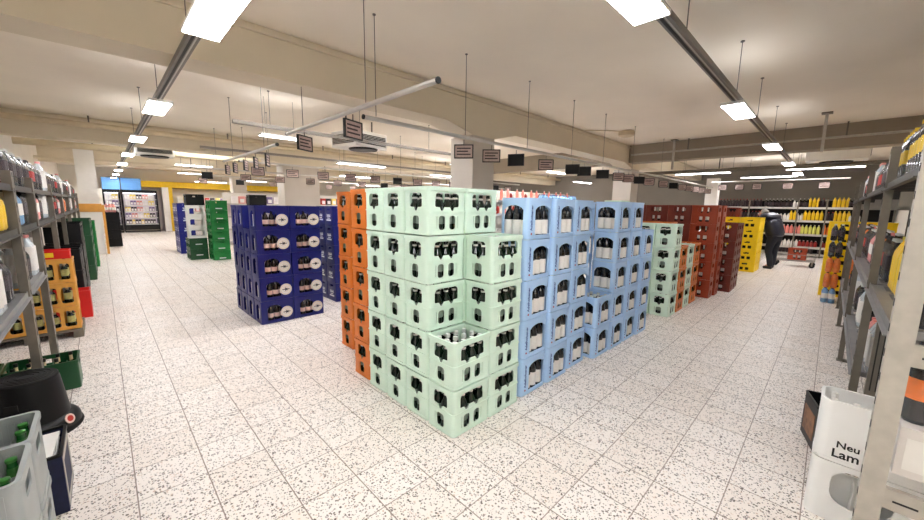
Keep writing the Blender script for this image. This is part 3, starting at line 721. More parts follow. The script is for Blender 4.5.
for k in range(3):
    for j in range(2 if k == 0 else 1):
        stack('yellow', 'yellow_crate', 11.62 + k * .302, 1.44 + j * .402, 5, colour='yellow', where=['the front yellow stack near the person', 'the middle yellow stack near the person', 'the last yellow stack near the person'][k] if j == 0 else 'the inner yellow stack near the person', rz=PI / 2, group='yellow beer crates')
for k in range(5):
    stack('brown', 'beer_crate', 12.6, 2.0 + k * .40, 5, where=f'the dark row behind the yellow crates, {NTH[k]} from the aisle', rz=PI / 2, **dict(bb, bt=None, colour='dark brown'))
stack('brown', 'beer_crate', 13.05, 1.62, 4, where='the stack the person bends over', rz=PI / 2, **dict(bb, bt=None))

# navy beer stack
nv = dict(colour='navy blue', group='navy blue beer crates', bt='navy', bdesc='brown bottle', bname='beer_bottle')
NF = [(0, 0), (1, 0), (2, 0), (3, 0)]
SIDE = [(0, 0), (0, 1)]
for c in range(2):
    stack('navy', 'beer_crate', 1.325 + .2 + c * .402, 4.92 + .145, 5, where=['the navy front row, left stack', 'the navy front row, right stack'][c], cells=NF, grid=(5, 3), **nv)
for r_ in range(1, 4):
    stack('navy', 'beer_crate', 1.325 + .2, 4.92 + .145 + r_ * .288, 4 if r_ == 1 else 5, where=f'the navy side row, {NTH[r_]} stack back', cells=[(0, 1)], grid=(5, 3), **dict(nv, bt='navy_side', bdesc='pale labelled bottle'))
    stack('navy', 'beer_crate', 1.325 + .602, 4.92 + .145 + r_ * .288, 5, where=f'the inner navy row, {NTH[r_]} stack back from the front', **dict(nv, bt=None))
for r_ in range(5): fill_crate('navy_side', (1.525, 5.065, r_ * .3006), (.398, .285, .3), (5, 3), [(0, 1)], f'pale labelled bottle showing at the side of the {ordz(r_, 5)} front navy crate', 'bottles in the navy blue crates', 'beer_bottle')
for c in range(3):
    for r_ in range(2 if c == 0 else 1):
        stack('navy_plain', 'beer_crate', 2.52 + .2 + c * .402, 5.36 + .15 + r_ * .302, 5, colour='dark navy', where=['the dark navy stack with white emblem, outer corner', 'the dark navy stack behind the orange crates, middle', 'the dark navy stack behind the orange crates, inner'][c] if r_ == 0 else 'the dark navy stack at the rear of the outer corner', group='dark navy beer crates')

# crates near the far end of the left aisle
for k in range(2): crate('bottle_green', 'beer_crate', (1.80, 12.03, k * .2906), f'dark green crate, {["bottom", "second"][k]} under the white and black crates', 0, 'dark green crates')
for k in range(2, 5): crate('white_black', 'beer_crate', (1.80, 12.03, k * .2906), f'white crate with black opening, {["lowest", "middle", "topmost"][k-2]} on the dark green crates', 0, 'white and black crates')
crate('black', 'beer_crate', (1.80, 12.03, 5 * .2906), 'black crate lying on top of the white and black crates', .05, 'black crates')
for k in range(2): crate('bottle_green', 'beer_crate', (1.80, 12.34, k * .2906), f'dark green crate, {["bottom", "second"][k]} behind the two front dark green crates', 0, 'dark green crates')
for j in range(2):
    stack('green', 'beer_crate', 2.24, 11.62 + j * .30, 6, colour='bright green', where=['the bright green stack facing the aisle', 'the bright green stack in second place'][j], group='bright green crates')
for j in range(3):
    stack('navy_plain', 'beer_crate', 1.80, 13.7 + j * .31, 5, colour='royal blue', where=['the far blue stack behind the white crates', 'the far blue stack, middle of its row', 'the far blue stack, last of its row'][j], group='far royal blue crates')
stack('black', 'beer_crate', 2.90, 10.55, 6, colour='black', where='the tall black stack behind the navy crates', group='black crates')

# ------------------------------------------------------------------ storage racks on both sides
def slot_board(L, D, nl=3, z=.03):
    """perforated steel shelf with a folded front lip; x along the rack, front at y = 0 (towards -y side)"""
    holes = []; n = max(1, int(L / .3)); p = L / n
    for i in range(n):
        for j in range(nl):
            y0 = .05 + j * (D - .08) / nl; holes.append(rrect(i * p + .03, (i + 1) * p - .03, y0, y0 + (D - .08) / nl * .38, .008, 2))
    bm = fill2d([(0, 0), (L, 0), (L, D), (0, D)], holes, .004)
    mb = MB().bm(bm); mb.box(0, L, -.004, 0, -.034, .010); mb.box(0, L, D, D + .004, -.04, .002); mb.box(0, L, -.022, -.005, -.034, -.028)
    for i in range(n + 1): x = min(max(i * p, .006), L - .006); mb.box(x - .005, x + .005, 0, D, -.03, -.002)
    return mb
def rack(name, label, mx, posts, levels, depth, height, post_w=.05, short=False, post_d=.045):
    """built in a local frame: x along the rack, y into the rack"""
    t = thing(name, label, 'rack'); t.matrix_world = mx
    for x in posts:
        pd = post_d if x < 3 or not short else .038
        for y in (0, depth - .08):
            p = MB(); p.box(x - post_w, x + post_w, y, y + pd, .006, height)
            for k in range(int(height / .10)): p.box(x - .008, x + .008, y - .0015, y, .08 + k * .10, .11 + k * .10, 1)
            p.rbox(x - post_w - .02, x + post_w + .02, y - .01, y + post_d + .012, 0, .008, .002); p.build('post', ['steel_pale' if short and x < 3 else 'steel', 'black'], t)
        for z in ([.2] + list(levels) if short else [q for q in levels if q > 1 or x < 5]): MB().box(x - .012, x + .012, post_d + .001, depth - .081, z - .13, z - .045).build('cross_bar', 'steel_pale', t)
        if short and x < 3:
            for z in (.2, .5, 1.09):
                for q in range(5): MB().box(x - .0128, x - .0121, .09 + q * .1, .155 + q * .1, z - .095 + .03 * (q % 2), z - .087 + .03 * (q % 2)).build('slot', 'black', t)
    for z in levels:
        for a, c in zip(posts, posts[1:]):
            if not short and z < 1 and a > 4.5: continue      # crates stand on the floor in the bays further back
            dy = .28 if short and z < 1 and a == posts[0] else .012
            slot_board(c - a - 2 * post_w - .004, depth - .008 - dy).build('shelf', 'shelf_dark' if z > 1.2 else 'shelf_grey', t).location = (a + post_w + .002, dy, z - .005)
    return t
LMX = Matrix(((0, -1, 0, -.40), (1, 0, 0, 0), (0, 0, 1, 0), (0, 0, 0, 1)))    # local x -> +y, local y -> -x
LP = [1.40, 3.87, 4.92, 6.66, 8.3, 9.9, 11.8, 13.9]
rack('storage_rack', 'long grey steel rack full of drink packs along the left aisle', LMX, LP, (.905, 1.335, 1.625), .62, 1.72)
RMX = Matrix(((1, 0, 0, 0), (0, -1, 0, -.20), (0, 0, 1, 0), (0, 0, 0, 1)))     # local y -> -y ; mirrored but only boxes
RP = [2.12, 3.42, 5.36, 7.0, 8.3]
rack('storage_rack', 'tall grey steel rack full of drink packs along the right aisle', RMX, RP, (.50, 1.09, 1.70), .64, 1.92, .026, short=True, post_d=.066)

PACKS = {}
def pet_mesh(body, label, cap, r=.043, h=.31, n=10, name='bottle', lab=(.28, .62)):
    z1, z2 = lab[0] * h, lab[1] * h
    prof = [(r * .8, 0), (r, .015), (r * .96, h * .14), (r, z1), (r * 1.015, z1), (r * 1.015, z2), (r, z2), (r * .93, h * .72), (r * .5, h * .86), (r * .33, h * .91), (r * .33, h * .935), (r * .40, h * .936), (r * .38, h)]
    return MB().lathe(prof, n, mis=[0, 0, 0, 1, 1, 1, 0, 0, 0, 0, 2, 2]).mesh(name, [body, label, cap])
def film_mesh(nx, ny, r, h, material='film_clear', z0=.004, z1=None):
    """shrink film: follows the outer bottles, closes over the shoulders"""
    z1 = z1 or h * .80; pts = []; cx, cy = (nx - 1) * r, (ny - 1) * r
    for sx, sy, a0 in ((1, -1, -90), (1, 1, 0), (-1, 1, 90), (-1, -1, 180)):
        for k in range(5):
            a = math.radians(a0 + 22.5 * k); pts.append((sx * cx + (r + .003) * math.cos(a), sy * cy + (r + .003) * math.sin(a)))
    mb = MB(); vs = []; prof = [(1, z0), (1.0, h * .3), (1.0, h * .66), (.94, h * .76), (.80, z1 + .02)]
    for s, z in prof: vs += [(x * s, y * s, z) for x, y in pts]
    n = len(pts); fs = [(i * n + k, i * n + (k + 1) % n, (i + 1) * n + (k + 1) % n, (i + 1) * n + k) for i in range(len(prof) - 1) for k in range(n)]
    return mb.add(vs, fs, 0, True).mesh('shrink_film', material)
def pack_kind(key, body, label, cap, r=.043, h=.31, nx=3, ny=2, film='film_clear', lab=(.28, .62)):
    PACKS[key] = dict(b=pet_mesh(body, label, cap, r, h, lab=lab), f=film_mesh(nx, ny, r, h, film), r=r, nx=nx, ny=ny, h=h, mats=(body, label, cap), lab=lab)
def pack(key, loc, label, rz=0, group=None, whole=True):
    k = PACKS[key]; t = thing('drink_pack', label, 'drink pack', loc, rz, group)
    for i in range(k['nx']):
        for j in range(k['ny']):
            if not whole and 0 < i < k['nx'] - 1 and 0 < j < k['ny'] - 1: continue
            link('bottle', k['b'], t, ((2 * i - k['nx'] + 1) * k['r'], (2 * j - k['ny'] + 1) * k['r'], 0))
    link('shrink_film', k['f'], t)
    return t
C('film_white', (.90, .88, .87), rough=.25, var=.05, scale=30)
C('film_black', (.06, .06, .07), rough=.15, var=.2, scale=30, coat=.5)
C('film_pink', (.90, .70, .68), rough=.25, var=.1, scale=30)
C('pet_clear', (.78, .82, .84), rough=.12)
C('pet_blue', (.50, .70, .88), rough=.12)
pack_kind('black', 'cola', 'packet_dark', 'cap_silver', .042, .27)
pack_kind('black_red', 'cola', 'label_red', 'cap_black', .044, .27)
pack_kind('yellow', 'juice_yellow', 'label_yellow', 'cap_black', .044, .25)
pack_kind('light_blue', 'pet_blue', 'paper', 'lettering_blue', .044, .26)
pack_kind('white', 'pet_clear', 'paper', 'packet_pink', .046, .33, lab=(.12, .72))
pack_kind('pink', 'packet_pink', 'paper', 'juice_pink', .044, .26)
pack_kind('orange', 'juice_orange', 'label_orange', 'cap_black', .044, .26)
pack_kind('cola_yellow', 'cola', 'label_yellow', 'label_yellow', .046, .33, lab=(.36, .60))
pack_kind('cola_orange', 'cola', 'label_orange', 'cap_black', .046, .33, lab=(.30, .56))
pack_kind('lemon', 'juice_yellow', 'label_yellow', 'cap_gold', .04, .30, lab=(.2, .64))
KEYNAME = dict(black='black bottles with dark labels', black_red='dark bottles with red labels', yellow='yellow bottles', light_blue='light blue bottles', white='white labelled clear bottles', pink='pink bottles', orange='orange bottles', cola_yellow='cola bottles with yellow labels', cola_orange='dark bottles with orange labels', lemon='lemon yellow bottles')
# left rack
LVL = {'top': 1.631, 'middle': 1.341, 'low': .911}
def bay_fill(posts, pw, step, seq, lo, hi):
    out = []; q = 0
    for a, c in zip(posts, posts[1:]):
        n = int((c - a - 2 * pw - .02) / step)
        for k in range(n):
            x = a + pw + .01 + step / 2 + k * (c - a - 2 * pw - .02 - step) / max(1, n - 1)
            if lo <= x <= hi: out.append((x, seq[q % len(seq)])); q += 1
    return out
lay = {'top': [(2.95, 'white'), (3.25, 'pink'), (3.62, 'pink')] + bay_fill(LP[1:], .05, .275, ['black', 'black', 'black', 'black', 'black_red', 'black', 'black', 'white'], 3.9, 14),
       'middle': [(3.0, 'white'), (3.3, 'pink'), (3.62, 'yellow'), (4.075, 'yellow'), (4.37, 'light_blue'), (4.70, 'black')] + bay_fill(LP[2:], .05, .29, ['black', 'pink', 'black', 'white', 'black', 'orange', 'black', 'black_red'], 4.9, 14),
       'low': [(2.85, 'white'), (3.15, 'white'), (3.5, 'black'), (4.06, 'white'), (4.38, 'black'), (4.68, 'white')]}
cnt = {}
for lv, items in lay.items():
    for k, (y, key) in enumerate(items):
        if lv == 'low' and y > 5: continue
        cnt[(lv, key)] = cnt.get((lv, key), -1) + 1
        n_ = sum(1 for q in items if q[1] == key and (lv != 'low' or q[0] < 5))
        lab = f'pack of {KEYNAME[key]}, ' + (f'{NTH[cnt[(lv, key)]]} from the near end, ' if n_ > 1 else 'the only one on the ') + f'left rack {lv} shelf'
        pack(key, (-.425 - .135, y, LVL[lv]), lab, 0, 'drink packs in the left rack', whole=y < 5)
# right rack
RL = {'top': 1.706, 'middle': 1.096, 'low': .506}
layr = {'top': [(2.30 + .285 * k, 'cola_yellow') for k in range(4)] + [(3.62, 'cola_yellow'), (3.92, 'cola_yellow')] + bay_fill(RP[1:], .026, .275, ['black', 'black', 'black', 'black_red', 'black', 'white'], 4.15, 8.3),
        'middle': [(2.30, 'cola_orange'), (2.60, 'lemon'), (2.88, 'lemon'), (3.16, 'lemon')] + bay_fill(RP[1:], .026, .28, ['black', 'black_red', 'orange', 'black', 'pink', 'black'], 3.4, 8.3),
        'low': [(2.60, 'black_red'), (2.9, 'pink'), (3.15, 'white'), (3.55, 'white'), (3.9, 'pink'), (4.4, 'black'), (4.9, 'white'), (5.7, 'black'), (6.3, 'white'), (7.4, 'black')]}
cnt = {}
for lv, items in layr.items():
    for k, (x, key) in enumerate(items):
        cnt[(lv, key)] = cnt.get((lv, key), -1) + 1
        n_ = sum(1 for q in items if q[1] == key)
        lab = f'pack of {KEYNAME[key]}, ' + (f'{NTH[cnt[(lv, key)]]} from the near end, ' if n_ > 1 else 'the only one on the ') + f'right rack {lv} shelf'
        pack(key, (x, -.60 if lv == 'low' and x < 3.4 else -.347, RL[lv]), lab, 0, 'drink packs in the right rack', whole=x < 4)
# carton tray with a dark pack at the near end of the right rack
ct = thing('carton_tray', 'white carton tray under the dark pack at the near rack end', 'carton', (2.29, -.50, .506))
cm = MB().box(-.14, .14, -.22, .22, 0, .004); cm.box(-.14, -.137, -.22, .22, .004, .2); cm.box(.137, .14, -.22, .22, .004, .2); cm.box(-.137, .137, -.22, -.217, .004, .2); cm.box(-.137, .137, .217, .22, .004, .2); cm.box(-.137, .137, -.217, .217, .19, .199)
cm.build('tray', 'card_white', ct); MB().box(-.142, -.1405, -.2, .2, .03, .16).build('print_panel', 'paper', ct)
pack('cola_orange', (2.29, -.415, .707), 'pack of dark bottles with orange labels on the white carton tray', PI / 2, 'drink packs in the right rack')
for k in range(2):
    w = thing('cardboard_sheet', ['white cardboard sheet leaning in the right rack behind the second post', 'white cardboard sheet leaning in the right rack nearer the viewer'][k], 'cardboard', (2.62 + .33 * k, -.27 - .05 * k, .506))
    MB().box(-.13, .13, -.003, .003, 0, .44).build('sheet', 'card_white', w)
pl = thing('slotted_plank', 'dark slotted plank standing in the right rack behind the white crate', 'plank', (2.98, -.235, .506))
MB().box(-.012, .012, -.06, .0, 0, .46).build('plank', 'steel', pl); MB().box(-.014, -.0125, -.042, -.036, .04, .42).box(-.014, -.0125, -.02, -.014, .04, .42).build('slots', 'black', pl)

# ------------------------------------------------------------------ floor goods beside the right rack
for k in range(2):
    crate(['white_oval', 'white'][k], 'beer_crate', (2.45 + .101, -.258, k * .3126), ['white crate with a big oval handle under the lettered one', 'white crate with black lettering stacked on another white crate'][k], 0, 'white crates')
CAPW = bottle_mesh('beer_bottle', .033, .288, 'glass_brown', 'paper', 'paper', (.2, .5), .55, neck_label='paper')
for i, j in [(i, j) for i in range(2) for j in range(5) if (i, j) != (1, 3)]:
    o = link('beer_bottle', CAPW, None, (2.551 + (i - .5) * .090, -.258 + (j - 2) * .0735, .3126 + .0145)); tag(o, 'brown bottle with a white cap in the upper white crate', 'bottle', 'bottles in the white crates')
def open_box(name, label, cat, x0, x1, y0, y1, h, m, t=.006, rim=None):
    b = thing(name, label, cat, ((x0 + x1) / 2, (y0 + y1) / 2, 0)); w, d = (x1 - x0) / 2, (y1 - y0) / 2
    mb = MB(); mb.box(-w, w, -d, d, .001, .006)
    for a in ((-w, -w + t, -d, d), (w - t, w, -d, d), (-w + t, w - t, -d, -d + t), (-w + t, w - t, d - t, d)): mb.box(*a, .006, h)
    mb.build('walls', m, b)
    r = MB(); ring(r, 2 * w, 2 * d, .012, h - .012, h + .001, .004, -t - .001); r.build('rim', rim or m, b)
    return b, w, d
b, w, d = open_box('display_box', 'open black box with a brown picture and orange label beside the white crates', 'box', -.135, .135, -.066, .066, .30, 'black_plastic')
b.location = (3.277, -.105, 0); b.rotation_euler = (0, 0, .25)
MB().box(-w + .03, w - .03, d, d + .002, .05, .22).build('picture', 'picture_brown', b); MB().box(-w - .002, -w, -.01, .05, .05, .17).build('orange_label', 'label_orange', b)
# display stack at the end of the right rack
DX = 8.78
for k in range(2): pack('light_blue', (DX, -.09 - .27 * k, .0), f'pack of blue bottles at the foot of the display, {["aisle side", "rack side"][k]}', 0, 'packs of the display by the right rack', False)
for lv in range(2):
    for k in range(2): pack('orange', (DX, -.09 - .27 * k, .262 + .262 * lv), f'pack of orange bottles in the display stack, {["lower", "upper"][lv]} layer, {["aisle side", "rack side"][k]}', 0, 'packs of the display by the right rack', False)
for lv in range(2):
    for k in range(2): pack('black', (DX, -.09 - .27 * k, .786 + .272 * lv), f'pack of black bottles in the display stack, {["lower", "upper"][lv]} layer, {["aisle side", "rack side"][k]}', 0, 'packs of the display by the right rack', False)
stack('yellow', 'yellow_crate', 9.50, -.16, 5, colour='yellow', where='the yellow stack behind the black and orange packs', rz=PI / 2, group='yellow beer crates')
stack('yellow', 'yellow_crate', 9.50, -.57, 5, colour='yellow', where='the inner yellow stack beside the right rack end', rz=PI / 2, group='yellow beer crates')

# ------------------------------------------------------------------ floor goods beside the left rack
for s_, (y, nm) in enumerate(((1.905, 'near'), (2.201, 'far'))):
    for k in range(2): crate('grey', 'beer_crate', (-.471, y, k * .3106), f'grey ribbed crate, {["lower", "upper"][k]} one of the {nm} stack beside the navy box', 0, 'grey ribbed crates')
    cells = [(i, j) for i in range(5) for j in range(4) if (i, j) not in (((4, 2), (3, 1), (2, 3), (1, 2)) if s_ == 0 else ((4, 1), (3, 3), (2, 2), (0, 3)))]
    for i, j in cells: lime_bottle((-.471 + (i - 2) * .0765, y + (j - 1.5) * .0695, .3106 + .0145), f'green beer bottle standing in the upper grey crate of the {nm} stack', 'green bottles in the grey crates')
    sl = thing('paper_slip', f'white paper slip lying on the bottles of the {nm} grey crate', 'paper', (-.40 - .1 * s_, y - .01, .3106 + .2857)); MB().box(-.035, .035, -.02, .02, 0, .0015, 0, Matrix.Rotation(.3, 4, 'Z')).build('slip', 'paper', sl)
b, w, d = open_box('cardboard_box', 'navy cardboard box holding papers behind the grey crates', 'box', -.55, -.245, 2.50, 2.84, .31, 'navy_card', .008, 'black_plastic')
MB().box(w - .0005, w + .0015, -d + .02, -d + .05, .02, .28).box(w - .0005, w + .0015, d - .05, d - .02, .02, .28).box(w - .0005, w + .0015, -d + .05, d - .05, .02, .05).box(w - .0005, w + .0015, -d + .05, d - .05, .25, .28).build('printed_border', 'steel_pale', b)
for k in range(5):
    p = thing('leaflet', f'white and pink leaflet in the navy cardboard box, {NTH[k]} from the top', 'leaflet', (-.398, 2.67 - .002 * k, .285 - .03 * k))
    MB().box(-.125, .125, -.142, .142, 0, .012, 0, Matrix.Rotation(.03 * k - .05, 4, 'Z')).box(-.1, .0, .02, .12, .012, .0135, 1, Matrix.Rotation(.03 * k - .05, 4, 'Z')).build('sheets', ['paper', 'packet_pink'], p)
MB_block = thing('paper_stack', 'stack of white paper filling the navy cardboard box below the leaflets', 'paper', (-.40, 2.67, .007)); MB().box(-.135, .135, -.155, .155, 0, .15).build('sheets', 'paper', MB_block)
# round step stool
t = thing('step_stool', 'round black step stool standing before the left rack', 'step stool', (-.45, 3.57, 0))
MB().lathe([(.222, .004), (.228, .02), (.220, .07), (.205, .092), (.178, .105), (.150, .36), (.145, .372), (.135, .374)], 36).build('drum', 'black_plastic', t)
MB().lathe([(.229, .0), (.234, .012), (.229, .03), (.225, .03)], 36).build('rubber_ring', 'rubber', t)
tp = MB().lathe([(.147, .372), (.147, .384), (.140, .390), (.0, .390)], 36)
for r_ in (.125, .10, .075, .05): tp.lathe([(r_, .3885), (r_, .394), (r_ - .012, .394), (r_ - .012, .3885)], 32, cap=False)
tp.build('tread', 'rubber', t)
a = -.62; st = MB().lathe([(.032, 0), (.032, .004)], 18).lathe([(.02, .004), (.02, .0055)], 14, mi=1).build('round_sticker', ['sticker', 'label_red'], t)
st.matrix_local = Matrix.Rotation(a, 4, 'Z') @ Matrix.Translation((.213, 0, .082)) @ Matrix.Rotation(PI / 2 - .35, 4, 'Y')
for s_ in (-1, 1): MB().box(-.03, .03, -.004, .004, -.02, .02).build('foot_grip', 'rubber', t).matrix_local = Matrix.Rotation(a + s_ * 1.3, 4, 'Z') @ Matrix.Translation((.164, 0, .25)) @ Matrix.Rotation(PI / 2, 4, 'Z') @ Matrix.Rotation(.07, 4, 'X')
crate('open_green', 'beer_crate', (-.445, 4.36, 0), 'dark green open crate of beer on the floor behind the step stool', 0, 'open dark green crates')
crate('open_green', 'beer_crate', (-.86, 4.36, 0), 'dark green open crate behind the first one, under the left rack', 0, 'open dark green crates')
fill_crate('amber', (-.445, 4.36, 0), (.398, .298, .24), (5, 4), [(4, 3), (3, 3), (3, 1), (2, 2), (1, 3), (1, 1), (0, 2), (0, 0), (2, 0)], 'brown bottle in the dark green crate behind the step stool', 'bottles in the open green crates', 'beer_bottle')
fill_crate('amber', (-.86, 4.36, 0), (.398, .298, .24), (5, 4), [(4, 3), (3, 3), (3, 1), (2, 2), (4, 1)], 'brown bottle in the dark green crate under the left rack', 'bottles in the open green crates', 'beer_bottle')
t = thing('pallet', 'low grey pallet under the amber crates of the left rack', 'pallet', (-.665, 6.12, 0)); pm = MB()
for k in range(5): pm.box(-.40, .40, -.28 + k * .12, -.28 + k * .12 + .09, .075, .098)
pm.build('deck', 'steel', t); MB().box(-.40, -.32, -.28, .29, .001, .075).box(.32, .40, -.28, .29, .001, .075).box(-.04, .04, -.28, .29, .001, .075).build('runners', 'steel', t)
for c in range(2):
    for k in range(3):
        crate('amber', 'cider_crate', (-.47 - .392 * c, 6.0, .099 + k * .2656), f'amber wooden-look crate, {["bottom", "middle", "top"][k]} of the {["aisle side", "inner"][c]} stack on the pallet', 0, 'amber crates')
        fill_crate('amber', (-.47 - .392 * c, 6.0, .099 + k * .2656), (.39, .29, .265), (3, 2), [(0, 0), (1, 0), (2, 0)] + ([(2, 1)] if c == 0 else []), f'yellow green labelled bottle in the {["bottom", "middle", "top"][k]} {["aisle side", "inner"][c]} amber crate', 'bottles in the amber crates', 'cider_bottle')
for k in range(2):
    b, w, d = open_box('carton_tray', f'red open carton on top of the {["aisle side", "inner"][k]} amber crates', 'carton', -.65 - .39 * k, -.29 - .39 * k, 5.88, 6.12, .09, 'red_plastic'); b.location.z = .897
    MB().box(-.06, .06, -d - .0015, -d, .02, .07).build('label', 'label_yellow', b)
b, w, d = open_box('red_box', 'bright red plastic box on the floor beside the left rack', 'box', -.56, -.2, 6.79, 7.08, .36, 'red_plastic', .008)
for q, (y0, n, zl) in enumerate(((7.36, 3, 3), (8.55, 4, 4))):
    for k in range(n): stack('black', 'beer_crate', -.455, y0 + k * .30, zl, colour='black', where=f'the black row {["before", "after"][q]} the sixth rack post, {NTH[k]} stack', group='black crates')
for k in range(5): stack('bottle_green', 'beer_crate', -.37, 10.15 + k * .30, 4, colour='dark green', where=f'the green row along the left rack, {NTH[k]} stack', group='dark green crates')
for k in range(3): stack('green', 'beer_crate', -.33, 12.15 + k * .30, 4, colour='bright green', where=f'the bright green row by the white pier, {NTH[k]} stack', group='bright green crates')
# stacks beside the white pillar
for k in range(4):
    stack('black', 'beer_crate', .24, 17.2 + k * .9, 4, colour='black', where=f'the loose black row beyond the white pier, {NTH[k]} stack', group='black crates')
    pack('pink', (.24, 17.2 + k * .9, 1.164), f'pack of pink bottles on the {NTH[k]} black stack beyond the white pier', 0, 'pink packs beyond the white pier', False)

# ------------------------------------------------------------------ refrigerated cabinets at the far wall
PK = [MB().rbox(-.05, .05, -.06, .06, 0, .23, .008).box(-.035, .035, -.0615, -.06, .04, .15, 1).mesh('packet', [m, 'packet_white']) for m in ('packet_pink', 'packet_white', 'packet_purple', 'packet_yellow', 'packet_dark', 'label_red')]
def fridge(x0, x1, side):
    y0 = 24.5; w = x1 - x0
    t = thing('refrigerated_cabinet', f'black framed refrigerated cabinet on the far wall, {side}', 'refrigerator', (x0, y0, 0))
    MB().box(0, w, 0, .8, .001, .36).build('base', 'black_plastic', t); MB().box(.02, w - .02, -.012, 0, .08, .12).build('bumper', 'steel', t)
    MB().box(0, w, .0, .8, 1.95, 2.10).build('canopy', 'black_plastic', t); MB().box(0, .05, 0, .8, .36, 1.95).box(w - .05, w, 0, .8, .36, 1.95).build('side_panel', 'black_plastic', t)
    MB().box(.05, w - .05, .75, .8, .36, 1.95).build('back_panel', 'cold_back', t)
    MB().box(.06, w - .06, .06, .10, 1.925, 1.949).build('light_strip', 'lamp_cold', t)
    for z in (.40, .72, 1.03, 1.34, 1.64): MB().box(.051, w - .051, .12, .749, z - .02, z).box(.051, w - .051, .105, .119, z - .025, z + .02, 1).build('shelf', ['white_paint', 'paper'], t)
    return x0, w
nrow = ['bottom', 'second', 'middle', 'fourth', 'top']
for x0, x1, side in ((-.12 + .25, .74, 'left of the pair'), (.78, 2.14, 'right of the pair')):
    fridge(x0, x1, side); n = int((x1 - x0 - .14) / .115)
    for q, z in enumerate((.40, .72, 1.03, 1.34, 1.64)):
        for k in range(n):
            if random.random() < .04: continue
            o = link('packet', PK[[4, 0, 1, 2, 0, 1, 3][(k // 2 + q * 3) % 7] if q else random.choice((4, 3, 4))], None, (x0 + .13 + k * .115, 24.5 + .20, z + .001))
            tag(o, f'chilled packet, {NTH[k]} from the left, {nrow[q]} shelf of the cabinet {side}', 'packet', 'packets in the refrigerated cabinets')
for k, (a, c) in enumerate(((.15, .78), (.82, 1.55))):
    t = thing('lit_panel', f'blue lit panel above the refrigerated cabinets, {["left", "right"][k]} one', 'panel', (a, 24.62, 2.102)); MB().box(0, c - a, 0, .06, 0, .56).build('screen', 'screen_blue', t)
    MB().box(-.02, c - a + .02, .061, .08, -.0, .58).build('frame', 'steel', t)

# ------------------------------------------------------------------ shelving
def gondola(name, label, x0, x1, y, depth, levels, h, rz=0, m='white_paint'):
    t = thing(name, label, 'shelf', (x0, y, 0), rz); L = x1 - x0
    MB().box(0, L, depth, depth + .03, .001, h).build('back_panel', 'wall_grey' if m == 'steel' else 'white_paint', t)
    for z in levels: MB().box(.0, L, 0, depth - .001, z - .03, z).box(0, L, -.012, -.001, z - .04, z + .015, 1).build('shelf', [m, 'alu'], t)
    n = max(2, round(L / 1.33) + 1)
    for k in range(n): x = min(max(L * k / (n - 1), .02), L - .02); MB().box(x - .02, x + .02, depth + .031, depth + .08, .001, h).build('upright', 'steel', t)
    return t
JU = {k: pet_mesh(b, l, c, .045, h, 8, 'juice_bottle', lab=(.2, .6)) for k, (b, l, c, h) in dict(
    yellow=('juice_yellow', 'label_yellow', 'cap_gold', .34), orange=('juice_orange', 'label_orange', 'label_orange', .33), pink=('juice_pink', 'juice_pink', 'paper', .32), lime=('juice_lime', 'juice_lime', 'paper', .32),
    red=('juice_red', 'juice_red', 'paper', .22), dark=('juice_dark', 'juice_dark', 'label_red', .30), white=('juice_white', 'paper', 'cap_silver', .24), black=('cola', 'packet_dark', 'paper', .30)).items()}
BLT = (.10, .33, .76, 1.22, 1.66)
gt = thing('wall_shelf', 'long grey wall shelf full of juice bottles behind the trolley', 'shelf', (16.95, 0, 0))
MB().box(.55, .6, -1.3, 3.4, .001, 1.9).build('back_panel', 'black_plastic', gt)
for z in BLT: MB().box(0, .549, -1.3, 3.4, z - .03, z).box(-.014, -.001, -1.3, 3.4, z - .05, z + .02, 1).build('shelf', ['shelf_grey', 'alu'], gt)
for y in (-1.28, .18, .88, 2.2, 3.38): MB().box(-.05, -.015, y - .02, y + .02, .001, 1.95).build('upright', 'steel', gt)
rows = {4: [(1.75, 1.0, 'black'), (.99, .86, 'white'), (.85, .62, 'black'), (.60, .40, 'yellow'), (.38, .16, 'dark'), (.02, -.30, 'yellow'), (-.32, -.52, 'black'), (3.3, 1.8, 'dark')],
        3: [(1.6, 1.06, 'white'), (1.04, .88, 'yellow'), (.86, .70, 'white'), (.68, .22, 'yellow'), (.12, -.02, 'dark'), (-.04, -.34, 'yellow'), (-.36, -.62, 'white'), (3.3, 1.8, 'dark')],
        2: [(1.5, 1.2, 'red'), (1.18, .72, 'pink'), (.70, .28, 'lime'), (.16, -.34, 'orange'), (-.36, -.62, 'red'), (3.3, 1.8, 'dark')],
        1: [(1.5, .74, 'white'), (.72, .3, 'red'), (.16, -.3, 'red'), (3.3, 1.8, 'dark')],
        0: [(1.5, .3, 'dark'), (.2, -.5, 'dark')]}
SN = {4: 'top', 3: 'second highest', 2: 'middle', 1: 'second lowest', 0: 'lowest'}
for lv, rs in rows.items():
    spots = []
    for y0, y1, key in rs:
        y = y0
        while y >= y1: spots.append((y, key)); y -= .10
    spots.sort(reverse=True)
    for k, (y, key) in enumerate(spots):
        o = link('juice_bottle', JU[key], None, (17.05, y, BLT[lv] + .001))
        if lv == 0: o.scale = (1, 1, .72)
        tag(o, f'{key} juice bottle, {NTH[k]} from the left in the {SN[lv]} row of the wall shelf', 'bottle', 'juice bottles on the wall shelf')
gd = gondola('display_shelf', 'white shelf of small bottles seen over the blue crates', 7.3, 11.4, 6.1, .45, (.15, .55, .95, 1.35, 1.70), 1.98)
for q, z in ((3, 1.35), (4, 1.70)):
    for k in range(28):
        o = link('bottle', JU[('pink', 'white', 'pink', 'red', 'white')[(k + q) % 5]], None, (7.45 + .135 * k, 6.22, z + .001)); tag(o, f'pale bottle, {NTH[k]} along the {["", "", "", "second highest", "highest"][q]} board of the white shelf over the blue crates', 'bottle', 'bottles on the white display shelf')
